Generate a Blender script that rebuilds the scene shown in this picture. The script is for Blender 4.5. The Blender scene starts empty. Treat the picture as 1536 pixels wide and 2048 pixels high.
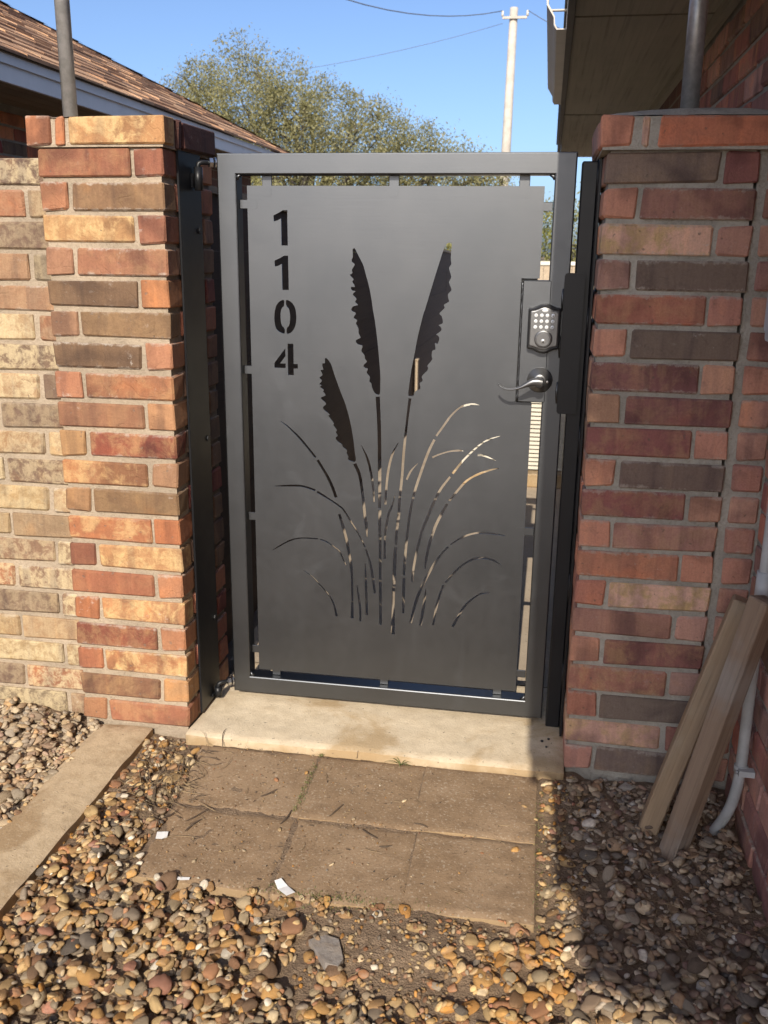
import bpy, bmesh, math, random
import numpy as np
from mathutils import Vector, Matrix, Quaternion

S = bpy.context.scene
R = math.radians

# ------------------------------------------------------------------ camera
cam_data = bpy.data.cameras.new('camera')
cam = bpy.data.objects.new('camera', cam_data)
S.collection.objects.link(cam)
S.camera = cam
_a, _b, _c = 0.1663, -0.2732, 0.0132          # yaw to the left, pitch down, roll
_f = Vector((-math.sin(_a) * math.cos(_b), math.cos(_a) * math.cos(_b), math.sin(_b)))
_r = Vector((math.cos(_a), math.sin(_a), 0))
_u = _r.cross(_f)
_r2 = _r * math.cos(_c) + _u * math.sin(_c)
_u2 = _u * math.cos(_c) - _r * math.sin(_c)
CAM = Vector((0.9098, -2.2069, 1.2848))
M = Matrix.Identity(4)
for _i in range(3):
    M[_i][0], M[_i][1], M[_i][2], M[_i][3] = _r2[_i], _u2[_i], -_f[_i], CAM[_i]
cam.matrix_world = M
cam_data.sensor_fit = 'HORIZONTAL'
cam_data.sensor_width = 36
cam_data.lens = 36 * 1860.6 / 1536
cam_data.clip_start = 0.05
cam_data.clip_end = 800
cam_data.dof.use_dof = True
cam_data.dof.focus_distance = 2.3
cam_data.dof.aperture_fstop = 11

# ------------------------------------------------------------------ sky and sun
SUN_EL, SUN_AZ = 31.0, 0.25                    # behind the camera, a touch to the left
W = bpy.data.worlds.new('World')
S.world = W
W.use_nodes = True
wn = W.node_tree
sky = wn.nodes.new('ShaderNodeTexSky')
sky.sky_type = 'NISHITA'
sky.sun_disc = False
sky.sun_elevation = R(SUN_EL)
sky.sun_rotation = R(180 + SUN_AZ)
sky.air_density = 0.62
sky.dust_density = 2.0
sky.ozone_density = 3.5
wn.links.new(sky.outputs['Color'], wn.nodes['Background'].inputs['Color'])
wn.nodes['Background'].inputs['Strength'].default_value = 0.15
sd = bpy.data.lights.new('sun', 'SUN')
sd.energy = 3.9
sd.angle = R(0.3)
sd.color = (1.0, 0.91, 0.79)
sun = bpy.data.objects.new('sun', sd)
S.collection.objects.link(sun)
sun.rotation_euler = Vector((math.sin(R(SUN_AZ)) * math.cos(R(SUN_EL)), math.cos(R(SUN_AZ)) * math.cos(R(SUN_EL)),
                             -math.sin(R(SUN_EL)))).to_track_quat('-Z', 'Y').to_euler()
sun.location = (0, -8, 6)
S.view_settings.view_transform = 'Standard'
S.view_settings.look = 'None'
S.view_settings.exposure = 0.44
S.view_settings.gamma = 1.0
S.cycles.use_denoising = True
S.cycles.max_bounces = 10
S.cycles.diffuse_bounces = 6

# ------------------------------------------------------------------ helpers
rng = random.Random(7)
COL = S.collection

def lin(c, k=1.0):
    o = []
    for v in c[:3]:
        v /= 255.0
        o.append(min(0.9, k * (v / 12.92 if v <= 0.04045 else ((v + 0.055) / 1.055) ** 2.4)))
    return tuple(o)

def tag(o, label=None, cat=None, group=None, kind=None):
    if label: o['label'] = label
    if cat: o['category'] = cat
    if group: o['group'] = group
    if kind: o['kind'] = kind
    return o

def wpos(p):
    v = Vector((0, 0, 0))
    while p is not None:
        v = v + p.location
        p = p.parent
    return v

def link(name, me, mat, parent=None, loc=(0, 0, 0)):
    o = bpy.data.objects.new(name, me)
    COL.objects.link(o)
    if mat is not None and me is not None and len(me.materials) == 0:
        me.materials.append(mat)
    if parent is not None:
        o.parent = parent
    o.location = loc
    return o

def empty(name, loc, label=None, cat=None, group=None, kind=None):
    o = bpy.data.objects.new(name, None)
    COL.objects.link(o)
    o.location = loc
    o.empty_display_size = 0.1
    return tag(o, label, cat, group, kind)

class MB:
    """collects world-space geometry for one mesh object"""
    def __init__(s): s.v, s.f, s.sm, s.c = [], [], [], []
    def add(s, vs, fs, smooth=False, col=None):
        n = len(s.v)
        s.v += [tuple(v) for v in vs]
        s.f += [tuple(i + n for i in f) for f in fs]
        s.sm += [smooth] * len(fs)
        if col is not None: s.c += [tuple(col[:3]) + (1,)] * len(vs)
        return s
    def box(s, x0, x1, y0, y1, z0, z1, b=0.0, col=None):
        vs, fs = boxvf((x1 - x0) / 2, (y1 - y0) / 2, (z1 - z0) / 2, b)
        c = ((x0 + x1) / 2, (y0 + y1) / 2, (z0 + z1) / 2)
        return s.add([(v[0] + c[0], v[1] + c[1], v[2] + c[2]) for v in vs], fs, col=col)
    def prism(s, poly, axis, a, b2, col=None):
        """poly: 2D points; axis: which world axis is extruded from a to b2"""
        def P(p, t):
            return {'x': (t, p[0], p[1]), 'y': (p[0], t, p[1]), 'z': (p[0], p[1], t)}[axis]
        n = len(poly)
        vs = [P(p, a) for p in poly] + [P(p, b2) for p in poly]
        fs = [tuple(range(n))[::-1], tuple(range(n, 2 * n))] + [(i, (i + 1) % n, n + (i + 1) % n, n + i) for i in range(n)]
        return s.add(vs, fs, col=col)
    def tube(s, pts, rad, n=12, smooth=True, cap=True, flat=1.0, col=None):
        pts = [Vector(p) for p in pts]
        rads = rad if isinstance(rad, (list, tuple)) else [rad] * len(pts)
        vs, fs = [], []
        prev = None
        for i, p in enumerate(pts):
            t = (pts[min(i + 1, len(pts) - 1)] - pts[max(i - 1, 0)]).normalized()
            if prev is None:
                ref = Vector((0, 0, 1)) if abs(t.z) < 0.9 else Vector((0, 1, 0))
                a = t.cross(ref).normalized()
            else:
                a = (prev - t * prev.dot(t)).normalized()
            prev = a
            bb = t.cross(a)
            for k in range(n):
                an = 2 * math.pi * k / n
                vs.append(p + a * (math.cos(an) * rads[i]) + bb * (math.sin(an) * rads[i] * flat))
        for i in range(len(pts) - 1):
            for k in range(n):
                fs.append((i * n + k, i * n + (k + 1) % n, (i + 1) * n + (k + 1) % n, (i + 1) * n + k))
        s.add(vs, fs, smooth, col)
        if cap:
            m = len(s.v) - len(vs)
            s.f += [tuple(m + k for k in range(n))[::-1], tuple(m + (len(pts) - 1) * n + k for k in range(n))]
            s.sm += [False, False]
        return s
    def disc(s, c, r, y0, y1, n=32, bev=0.0, sx=1.0):
        """a disc lying in the XZ plane, front at y0"""
        prof = [(0.0, y0), (r - bev, y0), (r, y0 + bev), (r, y1)] if bev else [(0.0, y0), (r, y0), (r, y1)]
        return s.lathe_y(c, prof, n, sx)
    def lathe_y(s, c, prof, n=32, sx=1.0, smooth=True):
        vs, fs = [], []
        for rr, y in prof:
            for k in range(n):
                a = 2 * math.pi * k / n
                vs.append((c[0] + math.cos(a) * rr * sx, y, c[1] + math.sin(a) * rr))
        for i in range(len(prof) - 1):
            for k in range(n):
                fs.append((i * n + k, (i + 1) * n + k, (i + 1) * n + (k + 1) % n, i * n + (k + 1) % n))
        return s.add(vs, fs, smooth)
    def build(s, name, mat, parent=None):
        me = bpy.data.meshes.new(name)
        o = wpos(parent) if parent is not None else Vector((0, 0, 0))
        me.from_pydata([(v[0] - o.x, v[1] - o.y, v[2] - o.z) for v in s.v], [], s.f)
        me.polygons.foreach_set('use_smooth', s.sm)
        if s.c and len(s.c) == len(s.v):
            at = me.color_attributes.new('tone', 'FLOAT_COLOR', 'POINT')
            at.data.foreach_set('color', [x for c in s.c for x in c])
        me.update()
        bm = bmesh.new(); bm.from_mesh(me)
        bmesh.ops.recalc_face_normals(bm, faces=bm.faces)
        bm.to_mesh(me); bm.free()
        return link(name, me, mat, parent)

def boxvf(dx, dy, dz, b=0.0, jit=0.0, rg=None):
    if b <= 0:
        vs = [(sx * dx, sy * dy, sz * dz) for sx in (-1, 1) for sy in (-1, 1) for sz in (-1, 1)]
        return vs, [(0, 1, 3, 2), (4, 6, 7, 5), (0, 4, 5, 1), (2, 3, 7, 6), (0, 2, 6, 4), (1, 5, 7, 3)]
    vs, idx = [], {}
    for sx in (-1, 1):
        for sy in (-1, 1):
            for sz in (-1, 1):
                q = [rg.uniform(-jit, jit) for _ in range(3)] if rg else (0, 0, 0)
                bb = b * (rg.uniform(0.5, 1.9) if rg else 1)
                for ax in range(3):
                    p = [sx * dx, sy * dy, sz * dz]
                    for k in range(3):
                        if k != ax: p[k] -= (sx, sy, sz)[k] * bb
                    idx[(sx, sy, sz, ax)] = len(vs)
                    vs.append((p[0] + q[0], p[1] + q[1] * 0.5, p[2] + q[2]))
    fs = []
    sg = (-1, 1)
    for s_ in sg:
        fs.append([idx[(s_, a, c, 0)] for a, c in ((-1, -1), (1, -1), (1, 1), (-1, 1))])
        fs.append([idx[(a, s_, c, 1)] for a, c in ((-1, -1), (1, -1), (1, 1), (-1, 1))])
        fs.append([idx[(a, c, s_, 2)] for a, c in ((-1, -1), (1, -1), (1, 1), (-1, 1))])
    for s1 in sg:
        for s2 in sg:
            fs.append([idx[(s1, s2, -1, 0)], idx[(s1, s2, 1, 0)], idx[(s1, s2, 1, 1)], idx[(s1, s2, -1, 1)]])
            fs.append([idx[(s1, -1, s2, 0)], idx[(s1, 1, s2, 0)], idx[(s1, 1, s2, 2)], idx[(s1, -1, s2, 2)]])
            fs.append([idx[(-1, s1, s2, 1)], idx[(1, s1, s2, 1)], idx[(1, s1, s2, 2)], idx[(-1, s1, s2, 2)]])
    for sx in sg:
        for sy in sg:
            for sz in sg:
                fs.append([idx[(sx, sy, sz, k)] for k in range(3)])
    return vs, [tuple(f) for f in fs]

# ------------------------------------------------------------------ materials
class NT:
    def __init__(s, name):
        s.m = bpy.data.materials.new(name); s.m.use_nodes = True
        s.t = s.m.node_tree; s.n = s.t.nodes; s.b = s.n['Principled BSDF']; s.out = s.n['Material Output']
    def put(s, sock, v):
        if isinstance(v, bpy.types.NodeSocket): s.t.links.new(v, sock)
        elif isinstance(v, (tuple, list)) and len(v) == 3 and sock.type == 'RGBA': sock.default_value = (*v, 1)
        else: sock.default_value = v
    def new(s, typ, ins=None, **kw):
        n = s.n.new(typ)
        for k, v in kw.items(): setattr(n, k, v)
        for k, v in (ins or {}).items(): s.put(n.inputs[k], v)
        return n
    def coord(s, kind='Object', off=None, scale=None):
        o = s.new('ShaderNodeTexCoord').outputs[kind]
        if off is not None: o = s.new('ShaderNodeVectorMath', {0: o, 1: off}, operation='ADD').outputs[0]
        if scale is not None: o = s.new('ShaderNodeVectorMath', {0: o, 1: scale}, operation='MULTIPLY').outputs[0]
        return o
    def noise(s, v, scale, detail=4, rough=0.55, dist=0.0):
        return s.new('ShaderNodeTexNoise', {'Vector': v, 'Scale': scale, 'Detail': detail, 'Roughness': rough, 'Distortion': dist}).outputs['Fac']
    def ramp(s, f, a, b, lo=0.0, hi=1.0):
        return s.new('ShaderNodeMapRange', {'Value': f, 'From Min': a, 'From Max': b, 'To Min': lo, 'To Max': hi}, interpolation_type='SMOOTHSTEP').outputs[0]
    def mix(s, f, a, b, mode='MIX'):
        n = s.new('ShaderNodeMix', data_type='RGBA', blend_type=mode)
        s.put(n.inputs[0], f); s.put(n.inputs[6], a); s.put(n.inputs[7], b)
        return n.outputs[2]
    def math(s, op, a, b=0.0):
        n = s.new('ShaderNodeMath', operation=op); s.put(n.inputs[0], a); s.put(n.inputs[1], b)
        return n.outputs[0]
    def bump(s, h, strength=0.4, dist=0.01, nrm=None):
        n = s.new('ShaderNodeBump', {'Height': h, 'Strength': strength, 'Distance': dist})
        if nrm is not None: s.put(n.inputs['Normal'], nrm)
        return n.outputs[0]
    def fin(s, col=None, rough=None, nrm=None, **kw):
        if col is not None: s.put(s.b.inputs['Base Color'], col)
        if rough is not None: s.put(s.b.inputs['Roughness'], rough)
        if nrm is not None: s.put(s.b.inputs['Normal'], nrm)
        for k, v in kw.items(): s.put(s.b.inputs[k.replace('_', ' ')], v)
        return s.m

MAT = {}

def m_brick(name, cream, dirt=(0.16, 0.12, 0.09), ms=17, lo=0.42, dk=0.8):
    t = NT(name)
    oi = t.new('ShaderNodeObjectInfo')
    rnd = t.new('ShaderNodeVectorMath', {0: oi.outputs['Random'], 1: (37.0, 91.0, 53.0)}, operation='MULTIPLY').outputs[0]
    c = t.coord('Object', off=rnd)
    base = oi.outputs['Color']
    big = t.noise(c, 6.5, 3, 0.5, 0.6)
    med = t.noise(c, ms, 7, 0.72, 0.4)
    fine = t.noise(c, 120, 4, 0.6)
    streak = t.noise(t.new('ShaderNodeVectorMath', {0: c, 1: (130.0, 130.0, 9.0)}, operation='MULTIPLY').outputs[0], 1.0, 3, 0.6)
    dark = t.mix(1.0, base, (0.52, 0.50, 0.53), 'MULTIPLY')
    col = t.mix(t.ramp(big, 0.50, 0.66, 0.0, dk), base, dark)
    warm = t.mix(1.0, base, (1.25, 1.12, 0.95), 'MULTIPLY')
    col = t.mix(t.ramp(big, 0.44, 0.30, 0.0, 0.75), col, warm)
    f = t.math('MULTIPLY', t.ramp(med, lo, lo + 0.2), oi.outputs['Alpha'])
    col = t.mix(f, col, cream)
    col = t.mix(t.ramp(streak, 0.3, 0.75, 0.0, 0.30), col, t.mix(1.0, col, (0.62, 0.58, 0.55), 'MULTIPLY'))
    flash = t.noise(t.new('ShaderNodeVectorMath', {0: c, 1: (21.0, 21.0, 2.5)}, operation='MULTIPLY').outputs[0], 1.0, 2, 0.5, 0.4)
    col = t.mix(t.ramp(flash, 0.53, 0.68, 0.0, 0.6), col, t.mix(1.0, col, (0.60, 0.60, 0.68), 'MULTIPLY'))
    col = t.mix(t.ramp(flash, 0.42, 0.30, 0.0, 0.6), col, t.mix(1.0, col, (1.22, 1.2, 1.1), 'MULTIPLY'))
    # thumb marks and creases pressed into the clay
    n2 = t.noise(c, 11, 1, 0.4, 1.2)
    cr = t.math('ABSOLUTE', t.math('SUBTRACT', n2, 0.5))
    msk = t.ramp(t.noise(c, 8.3, 1), 0.50, 0.60)
    crease = t.math('MULTIPLY', t.ramp(cr, 0.02, 0.0), msk)
    col = t.mix(t.math('MULTIPLY', crease, 0.05), col, t.mix(1.0, col, (0.35, 0.32, 0.32), 'MULTIPLY'))
    grain = t.noise(c, 210, 3, 0.7)
    col = t.mix(t.ramp(grain, 0.35, 0.7, 0.0, 0.42), col, t.mix(1.0, col, (0.66, 0.62, 0.60), 'MULTIPLY'))
    sm = t.math('MULTIPLY', t.ramp(t.noise(c, 23, 5, 0.7, 0.8), 0.52, 0.66), t.ramp(big, 0.62, 0.40))
    col = t.mix(t.math('MULTIPLY', sm, 0.45), col, t.mix(1.0, col, (0.62, 0.66, 0.74), 'MULTIPLY'))
    pit = t.ramp(t.noise(c, 75, 2, 0.4), 0.70, 0.76)
    col = t.mix(t.math('MULTIPLY', pit, 0.55), col, dirt)
    eff = t.math('MULTIPLY', t.ramp(t.noise(c, 30, 5, 0.75), 0.60, 0.72), t.ramp(t.noise(c, 5.0, 2), 0.50, 0.66))
    col = t.mix(t.math('MULTIPLY', eff, 0.55), col, (0.55, 0.50, 0.43))
    oc = t.coord('Object')
    ez = t.math('SUBTRACT', 0.0325, t.math('ABSOLUTE', t.new('ShaderNodeSeparateXYZ', {0: oc}).outputs['Z']))
    wob = t.math('MULTIPLY', t.math('SUBTRACT', t.noise(c, 38, 6, 0.75), 0.48), 0.045)
    smear = t.math('MULTIPLY', t.ramp(t.math('SUBTRACT', ez, wob), 0.006, -0.002), t.ramp(t.noise(c, 60, 4, 0.7), 0.3, 0.55))
    r2 = t.math('FRACT', t.math('MULTIPLY', oi.outputs['Random'], 17.3))
    col = t.mix(t.math('MULTIPLY', smear, t.ramp(r2, 0.35, 1.0, 0.0, 0.6)), col, (0.46, 0.41, 0.34))
    h = t.math('ADD', t.math('MULTIPLY', med, 0.8), t.math('MULTIPLY', fine, 0.3))
    h = t.math('SUBTRACT', h, t.math('MULTIPLY', crease, 0.22))
    h = t.math('SUBTRACT', h, t.math('MULTIPLY', pit, 0.3))
    h = t.math('ADD', h, t.math('MULTIPLY', streak, 0.25))
    h = t.math('ADD', h, t.math('MULTIPLY', grain, 0.35))
    return t.fin(col, 0.88, t.bump(h, 0.6, 0.006))
MAT['brick'] = m_brick('brick_clay', (0.60, 0.41, 0.19))
MAT['brick_pale'] = m_brick('brick_clay_pale', (0.58, 0.47, 0.28), ms=38, lo=0.38, dk=0.4)

def m_mortar(name, a, b):
    t = NT(name); c = t.coord()
    n1, n2 = t.noise(c, 9, 5, 0.6), t.noise(c, 140, 3, 0.6)
    col = t.mix(t.ramp(n1, 0.35, 0.65), a, b)
    col = t.mix(t.ramp(n2, 0.45, 0.7, 0, 0.35), col, t.mix(1.0, col, (0.6, 0.58, 0.55), 'MULTIPLY'))
    return t.fin(col, 0.95, t.bump(t.math('ADD', n2, t.math('MULTIPLY', n1, 0.8)), 0.7, 0.006))
MAT['mortar'] = m_mortar('mortar_tan', (0.40, 0.32, 0.23), (0.31, 0.25, 0.18))
MAT['mortar_grey'] = m_mortar('mortar_grey', (0.44, 0.41, 0.345), (0.32, 0.30, 0.25))  # same mortar as the tan one, recoloured to its look in shade

def m_paint():
    t = NT('satin_gunmetal_paint'); c = t.coord()
    n1 = t.noise(c, 3.5, 4, 0.6)
    br = t.noise(t.new('ShaderNodeVectorMath', {0: c, 1: (6.0, 6.0, 240.0)}, operation='MULTIPLY').outputs[0], 1.0, 3, 0.6)
    col = t.mix(t.ramp(n1, 0.3, 0.7), (0.112, 0.118, 0.125), (0.124, 0.129, 0.135))
    smudge = t.math('MULTIPLY', t.ramp(t.noise(c, 7, 3, 0.5, 1.5), 0.60, 0.70), 0.035)
    ro = t.math('ADD', t.ramp(n1, 0.25, 0.75, 0.39, 0.425), smudge)
    mott = t.noise(c, 55, 5, 0.7)
    ro = t.math('ADD', ro, t.ramp(mott, 0.3, 0.7, -0.012, 0.014))
    drip = t.noise(t.new('ShaderNodeVectorMath', {0: c, 1: (38.0, 1.0, 2.2)}, operation='MULTIPLY').outputs[0], 1.0, 4, 0.65)
    ro = t.math('ADD', ro, t.ramp(drip, 0.50, 0.72, 0.0, 0.018))
    h = t.math('ADD', br, t.math('MULTIPLY', t.noise(c, 420, 2, 0.6), 1.2))
    return t.fin(col, ro, t.bump(h, 0.06, 0.001, t.bump(t.noise(c, 2.3, 2, 0.5), 0.10, 0.004)), Metallic=1.0)
MAT['paint'] = m_paint()

def m_black():
    t = NT('satin_black_paint'); c = t.coord()
    n1 = t.noise(c, 5, 4, 0.6)
    return t.fin(t.mix(n1, (0.009, 0.0095, 0.011), (0.014, 0.0145, 0.016)), t.ramp(n1, 0.3, 0.7, 0.34, 0.42), t.bump(t.noise(c, 300, 2), 0.03, 0.001), Specular_IOR_Level=0.35)
MAT['black'] = m_black()

def m_plain(name, a, b, sc=8, rough=0.6, bs=0.1, bd=0.003, metal=0.0, spec=0.5, det=4):
    t = NT(name); c = t.coord()
    n = t.noise(c, sc, det, 0.6)
    return t.fin(t.mix(t.ramp(n, 0.35, 0.65), a, b), rough, t.bump(n, bs, bd), Metallic=metal, Specular_IOR_Level=spec)
MAT['zinc'] = m_plain('zinc_bolt', (0.62, 0.65, 0.68), (0.5, 0.52, 0.55), 60, 0.28, 0.05, 0.001, 1.0)
MAT['galv'] = m_plain('galvanised_steel', (0.50, 0.50, 0.49), (0.38, 0.38, 0.37), 45, 0.42, 0.08, 0.001, 0.6)
MAT['lock'] = m_plain('lock_casing', (0.035, 0.035, 0.037), (0.045, 0.045, 0.046), 30, 0.33, 0.02, 0.001, 0.3)
MAT['lockface'] = m_plain('lock_face', (0.17, 0.17, 0.17), (0.20, 0.20, 0.20), 30, 0.36, 0.02, 0.001, 0.8)
MAT['button'] = m_plain('lock_button', (0.72, 0.74, 0.74), (0.66, 0.68, 0.68), 30, 0.4, 0.0)
MAT['keyhole'] = m_plain('keyhole_dark', (0.01, 0.01, 0.01), (0.015, 0.015, 0.015), 30, 0.5, 0.0)
MAT['pvc'] = m_plain('grey_pvc', (0.46, 0.47, 0.46), (0.38, 0.39, 0.38), 14, 0.5, 0.08, 0.002)
MAT['boxpaint'] = m_plain('electrical_box_paint', (0.50, 0.54, 0.57), (0.46, 0.50, 0.53), 8, 0.45, 0.03)
MAT['paper'] = m_plain('paper', (0.80, 0.80, 0.78), (0.72, 0.72, 0.70), 60, 0.8, 0.1)
MAT['gutter'] = m_plain('gutter_metal', (0.52, 0.48, 0.42), (0.46, 0.43, 0.37), 6, 0.5, 0.05)
MAT['fascia_white'] = m_plain('fascia_white_paint', (0.80, 0.80, 0.79), (0.74, 0.74, 0.73), 5, 0.65, 0.1)
MAT['fascia_brown'] = m_plain('fascia_brown_paint', (0.10, 0.085, 0.07), (0.075, 0.065, 0.055), 5, 0.7, 0.1)
MAT['soffit_tan'] = m_plain('soffit_tan_paint', (0.30, 0.25, 0.17), (0.25, 0.21, 0.145), 5, 0.75, 0.1)
MAT['bark'] = m_plain('bark', (0.09, 0.075, 0.06), (0.05, 0.042, 0.035), 14, 0.95, 0.6, 0.03)
MAT['polewood'] = m_plain('pole_wood', (0.52, 0.47, 0.40), (0.43, 0.39, 0.33), 6, 0.9, 0.2, 0.01)
MAT['cable'] = m_plain('cable', (0.10, 0.10, 0.11), (0.12, 0.12, 0.13), 5, 0.6, 0.0)
MAT['cream'] = m_plain('cream_sheet_metal', (0.66, 0.62, 0.52), (0.60, 0.56, 0.47), 5, 0.5, 0.03)
MAT['dark'] = m_plain('dark_interior', (0.015, 0.015, 0.015), (0.02, 0.02, 0.02), 5, 0.8, 0.0)
MAT['dry'] = m_plain('dry_stem', (0.33, 0.24, 0.13), (0.20, 0.14, 0.08), 40, 0.85, 0.1)
MAT['twig'] = m_plain('twig', (0.07, 0.048, 0.032), (0.12, 0.085, 0.055), 60, 0.9, 0.2)
MAT['weed'] = m_plain('weed_leaf', (0.10, 0.13, 0.035), (0.16, 0.15, 0.05), 40, 0.6, 0.0)

def m_wood(name, a, b, c3, grain=38.0, axis=0):
    t = NT(name)
    oi = t.new('ShaderNodeObjectInfo')
    off = t.new('ShaderNodeVectorMath', {0: oi.outputs['Random'], 1: (13.0, 7.0, 5.0)}, operation='MULTIPLY').outputs[0]
    c = t.coord('Object', off=off)
    sc = [grain] * 3; sc[axis] = grain * 0.04
    g = t.noise(t.new('ShaderNodeVectorMath', {0: c, 1: tuple(sc)}, operation='MULTIPLY').outputs[0], 1.0, 5, 0.6, 0.3)
    sc2 = [grain * 4.5] * 3; sc2[axis] = grain * 0.08
    g2 = t.noise(t.new('ShaderNodeVectorMath', {0: c, 1: tuple(sc2)}, operation='MULTIPLY').outputs[0], 1.0, 3, 0.6)
    n = t.noise(c, 5, 4, 0.6)
    col = t.mix(t.ramp(g, 0.32, 0.68), a, b)
    col = t.mix(t.ramp(n, 0.45, 0.65, 0, 0.8), col, c3)
    col = t.mix(t.ramp(g2, 0.5, 0.75, 0, 0.55), col, t.mix(1.0, col, (0.45, 0.42, 0.40), 'MULTIPLY'))
    return t.fin(col, 0.82, t.bump(t.math('ADD', g, g2), 0.5, 0.003))
MAT['plank_tan'] = m_wood('weathered_tan_wood', (0.42, 0.30, 0.18), (0.28, 0.195, 0.115), (0.35, 0.275, 0.185))
MAT['plank_grey'] = m_wood('weathered_grey_wood', (0.28, 0.20, 0.135), (0.165, 0.112, 0.075), (0.30, 0.265, 0.225))
MAT['fence'] = m_wood('dark_stained_board', (0.075, 0.048, 0.033), (0.055, 0.035, 0.025), (0.065, 0.045, 0.032), 30, 1)
MAT['fencecap'] = m_wood('pale_sunlit_wood', (0.44, 0.35, 0.24), (0.36, 0.28, 0.19), (0.40, 0.32, 0.22), 30, 1)  # sunlight on the dark fence's cap is put into this pale colour
MAT['soffit_ply'] = m_wood('soffit_plywood', (0.46, 0.42, 0.32), (0.37, 0.335, 0.25), (0.43, 0.39, 0.295), 16, 1)

def m_concrete(name, a, b, stain, sc=4.0, gl=0.25):
    t = NT(name); c = t.coord()
    n1, n2, n3 = t.noise(c, sc, 5, 0.62, 0.5), t.noise(c, sc * 6, 5, 0.65), t.noise(c, 190, 3, 0.6)
    col = t.mix(t.ramp(n2, 0.35, 0.68), a, b)
    col = t.mix(t.ramp(n1, 0.47, 0.62, 0, 0.8), col, stain)
    grit = t.noise(c, 150, 2, 0.5)
    col = t.mix(t.ramp(grit, 0.60, 0.68, 0, gl), col, (0.55, 0.47, 0.36))
    col = t.mix(t.ramp(grit, 0.40, 0.32, 0, gl), col, t.mix(1.0, col, (0.45, 0.42, 0.40), 'MULTIPLY'))
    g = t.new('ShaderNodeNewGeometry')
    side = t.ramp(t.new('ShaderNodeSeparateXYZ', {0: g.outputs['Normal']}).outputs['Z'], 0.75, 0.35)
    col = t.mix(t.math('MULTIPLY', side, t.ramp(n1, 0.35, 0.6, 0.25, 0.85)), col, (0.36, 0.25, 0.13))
    spk = t.ramp(t.noise(c, 85, 2, 0.4), 0.70, 0.75)
    col = t.mix(t.math('MULTIPLY', spk, 0.6), col, (0.10, 0.08, 0.06))
    return t.fin(col, 0.88, t.bump(t.math('ADD', n3, t.math('MULTIPLY', n2, 1.2)), 0.35, 0.004))
MAT['slab'] = m_concrete('slab_concrete', (0.69, 0.575, 0.405), (0.60, 0.49, 0.335), (0.45, 0.315, 0.165), 3.3)
MAT['strip'] = m_concrete('strip_concrete', (0.52, 0.405, 0.26), (0.42, 0.32, 0.20), (0.31, 0.21, 0.11), 5.0)
MAT['paver'] = m_concrete('paver_dirty', (0.285, 0.192, 0.11), (0.235, 0.155, 0.087), (0.325, 0.225, 0.135), 4.5, 0.4)
MAT['yard'] = m_concrete('yard_ground', (0.50, 0.41, 0.30), (0.42, 0.34, 0.25), (0.36, 0.28, 0.19), 0.8)

def m_dirt():
    t = NT('dirt'); c = t.coord()
    n1, n2, n3 = t.noise(c, 7, 5, 0.6), t.noise(c, 60, 5, 0.7), t.noise(c, 260, 3, 0.6)
    col = t.mix(t.ramp(n1, 0.35, 0.65), (0.235, 0.162, 0.10), (0.165, 0.112, 0.07))
    col = t.mix(t.ramp(n2, 0.42, 0.68), col, (0.27, 0.19, 0.12))
    col = t.mix(t.ramp(n3, 0.62, 0.72, 0, 0.7), col, (0.40, 0.31, 0.22))
    return t.fin(col, 0.95, t.bump(t.math('ADD', t.math('MULTIPLY', n2, 1.5), n3), 0.8, 0.008))
MAT['dirt'] = m_dirt()

def m_stone(name, attr):
    t = NT(name)
    if attr:
        base = t.new('ShaderNodeVertexColor', layer_name='tone').outputs['Color']
        c = t.coord()
    else:
        oi = t.new('ShaderNodeObjectInfo'); base = oi.outputs['Color']
        off = t.new('ShaderNodeVectorMath', {0: oi.outputs['Random'], 1: (3.0, 7.0, 5.0)}, operation='MULTIPLY').outputs[0]
        c = t.coord('Object', off=off)
    n1, n2 = t.noise(c, 45, 5, 0.65, 0.4), t.noise(c, 220, 4, 0.6)
    band = t.noise(t.new('ShaderNodeVectorMath', {0: c, 1: (30.0, 30.0, 160.0)}, operation='MULTIPLY').outputs[0], 1.0, 3, 0.6, 0.5)
    col = t.mix(t.ramp(n1, 0.40, 0.68, 0, 0.7), base, t.mix(1.0, base, (0.60, 0.55, 0.52), 'MULTIPLY'))
    col = t.mix(t.ramp(band, 0.45, 0.7, 0, 0.45), col, t.mix(1.0, base, (1.25, 1.2, 1.12), 'MULTIPLY'))
    col = t.mix(t.ramp(n2, 0.58, 0.72, 0, 0.4), col, t.mix(1.0, base, (0.5, 0.48, 0.46), 'MULTIPLY'))
    g = t.new('ShaderNodeNewGeometry')
    dust = t.math('MULTIPLY', t.ramp(t.noise(c, 26, 4, 0.7), 0.45, 0.64), 0.42)
    col = t.mix(dust, col, (0.30, 0.235, 0.165))
    return t.fin(col, t.ramp(n1, 0.3, 0.7, 0.62, 0.85), t.bump(t.math('ADD', n1, t.math('MULTIPLY', n2, 0.5)), 0.6, 0.004), Specular_IOR_Level=0.3)
MAT['stone'] = m_stone('river_stone', False)
MAT['stones'] = m_stone('river_stones', True)

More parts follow.
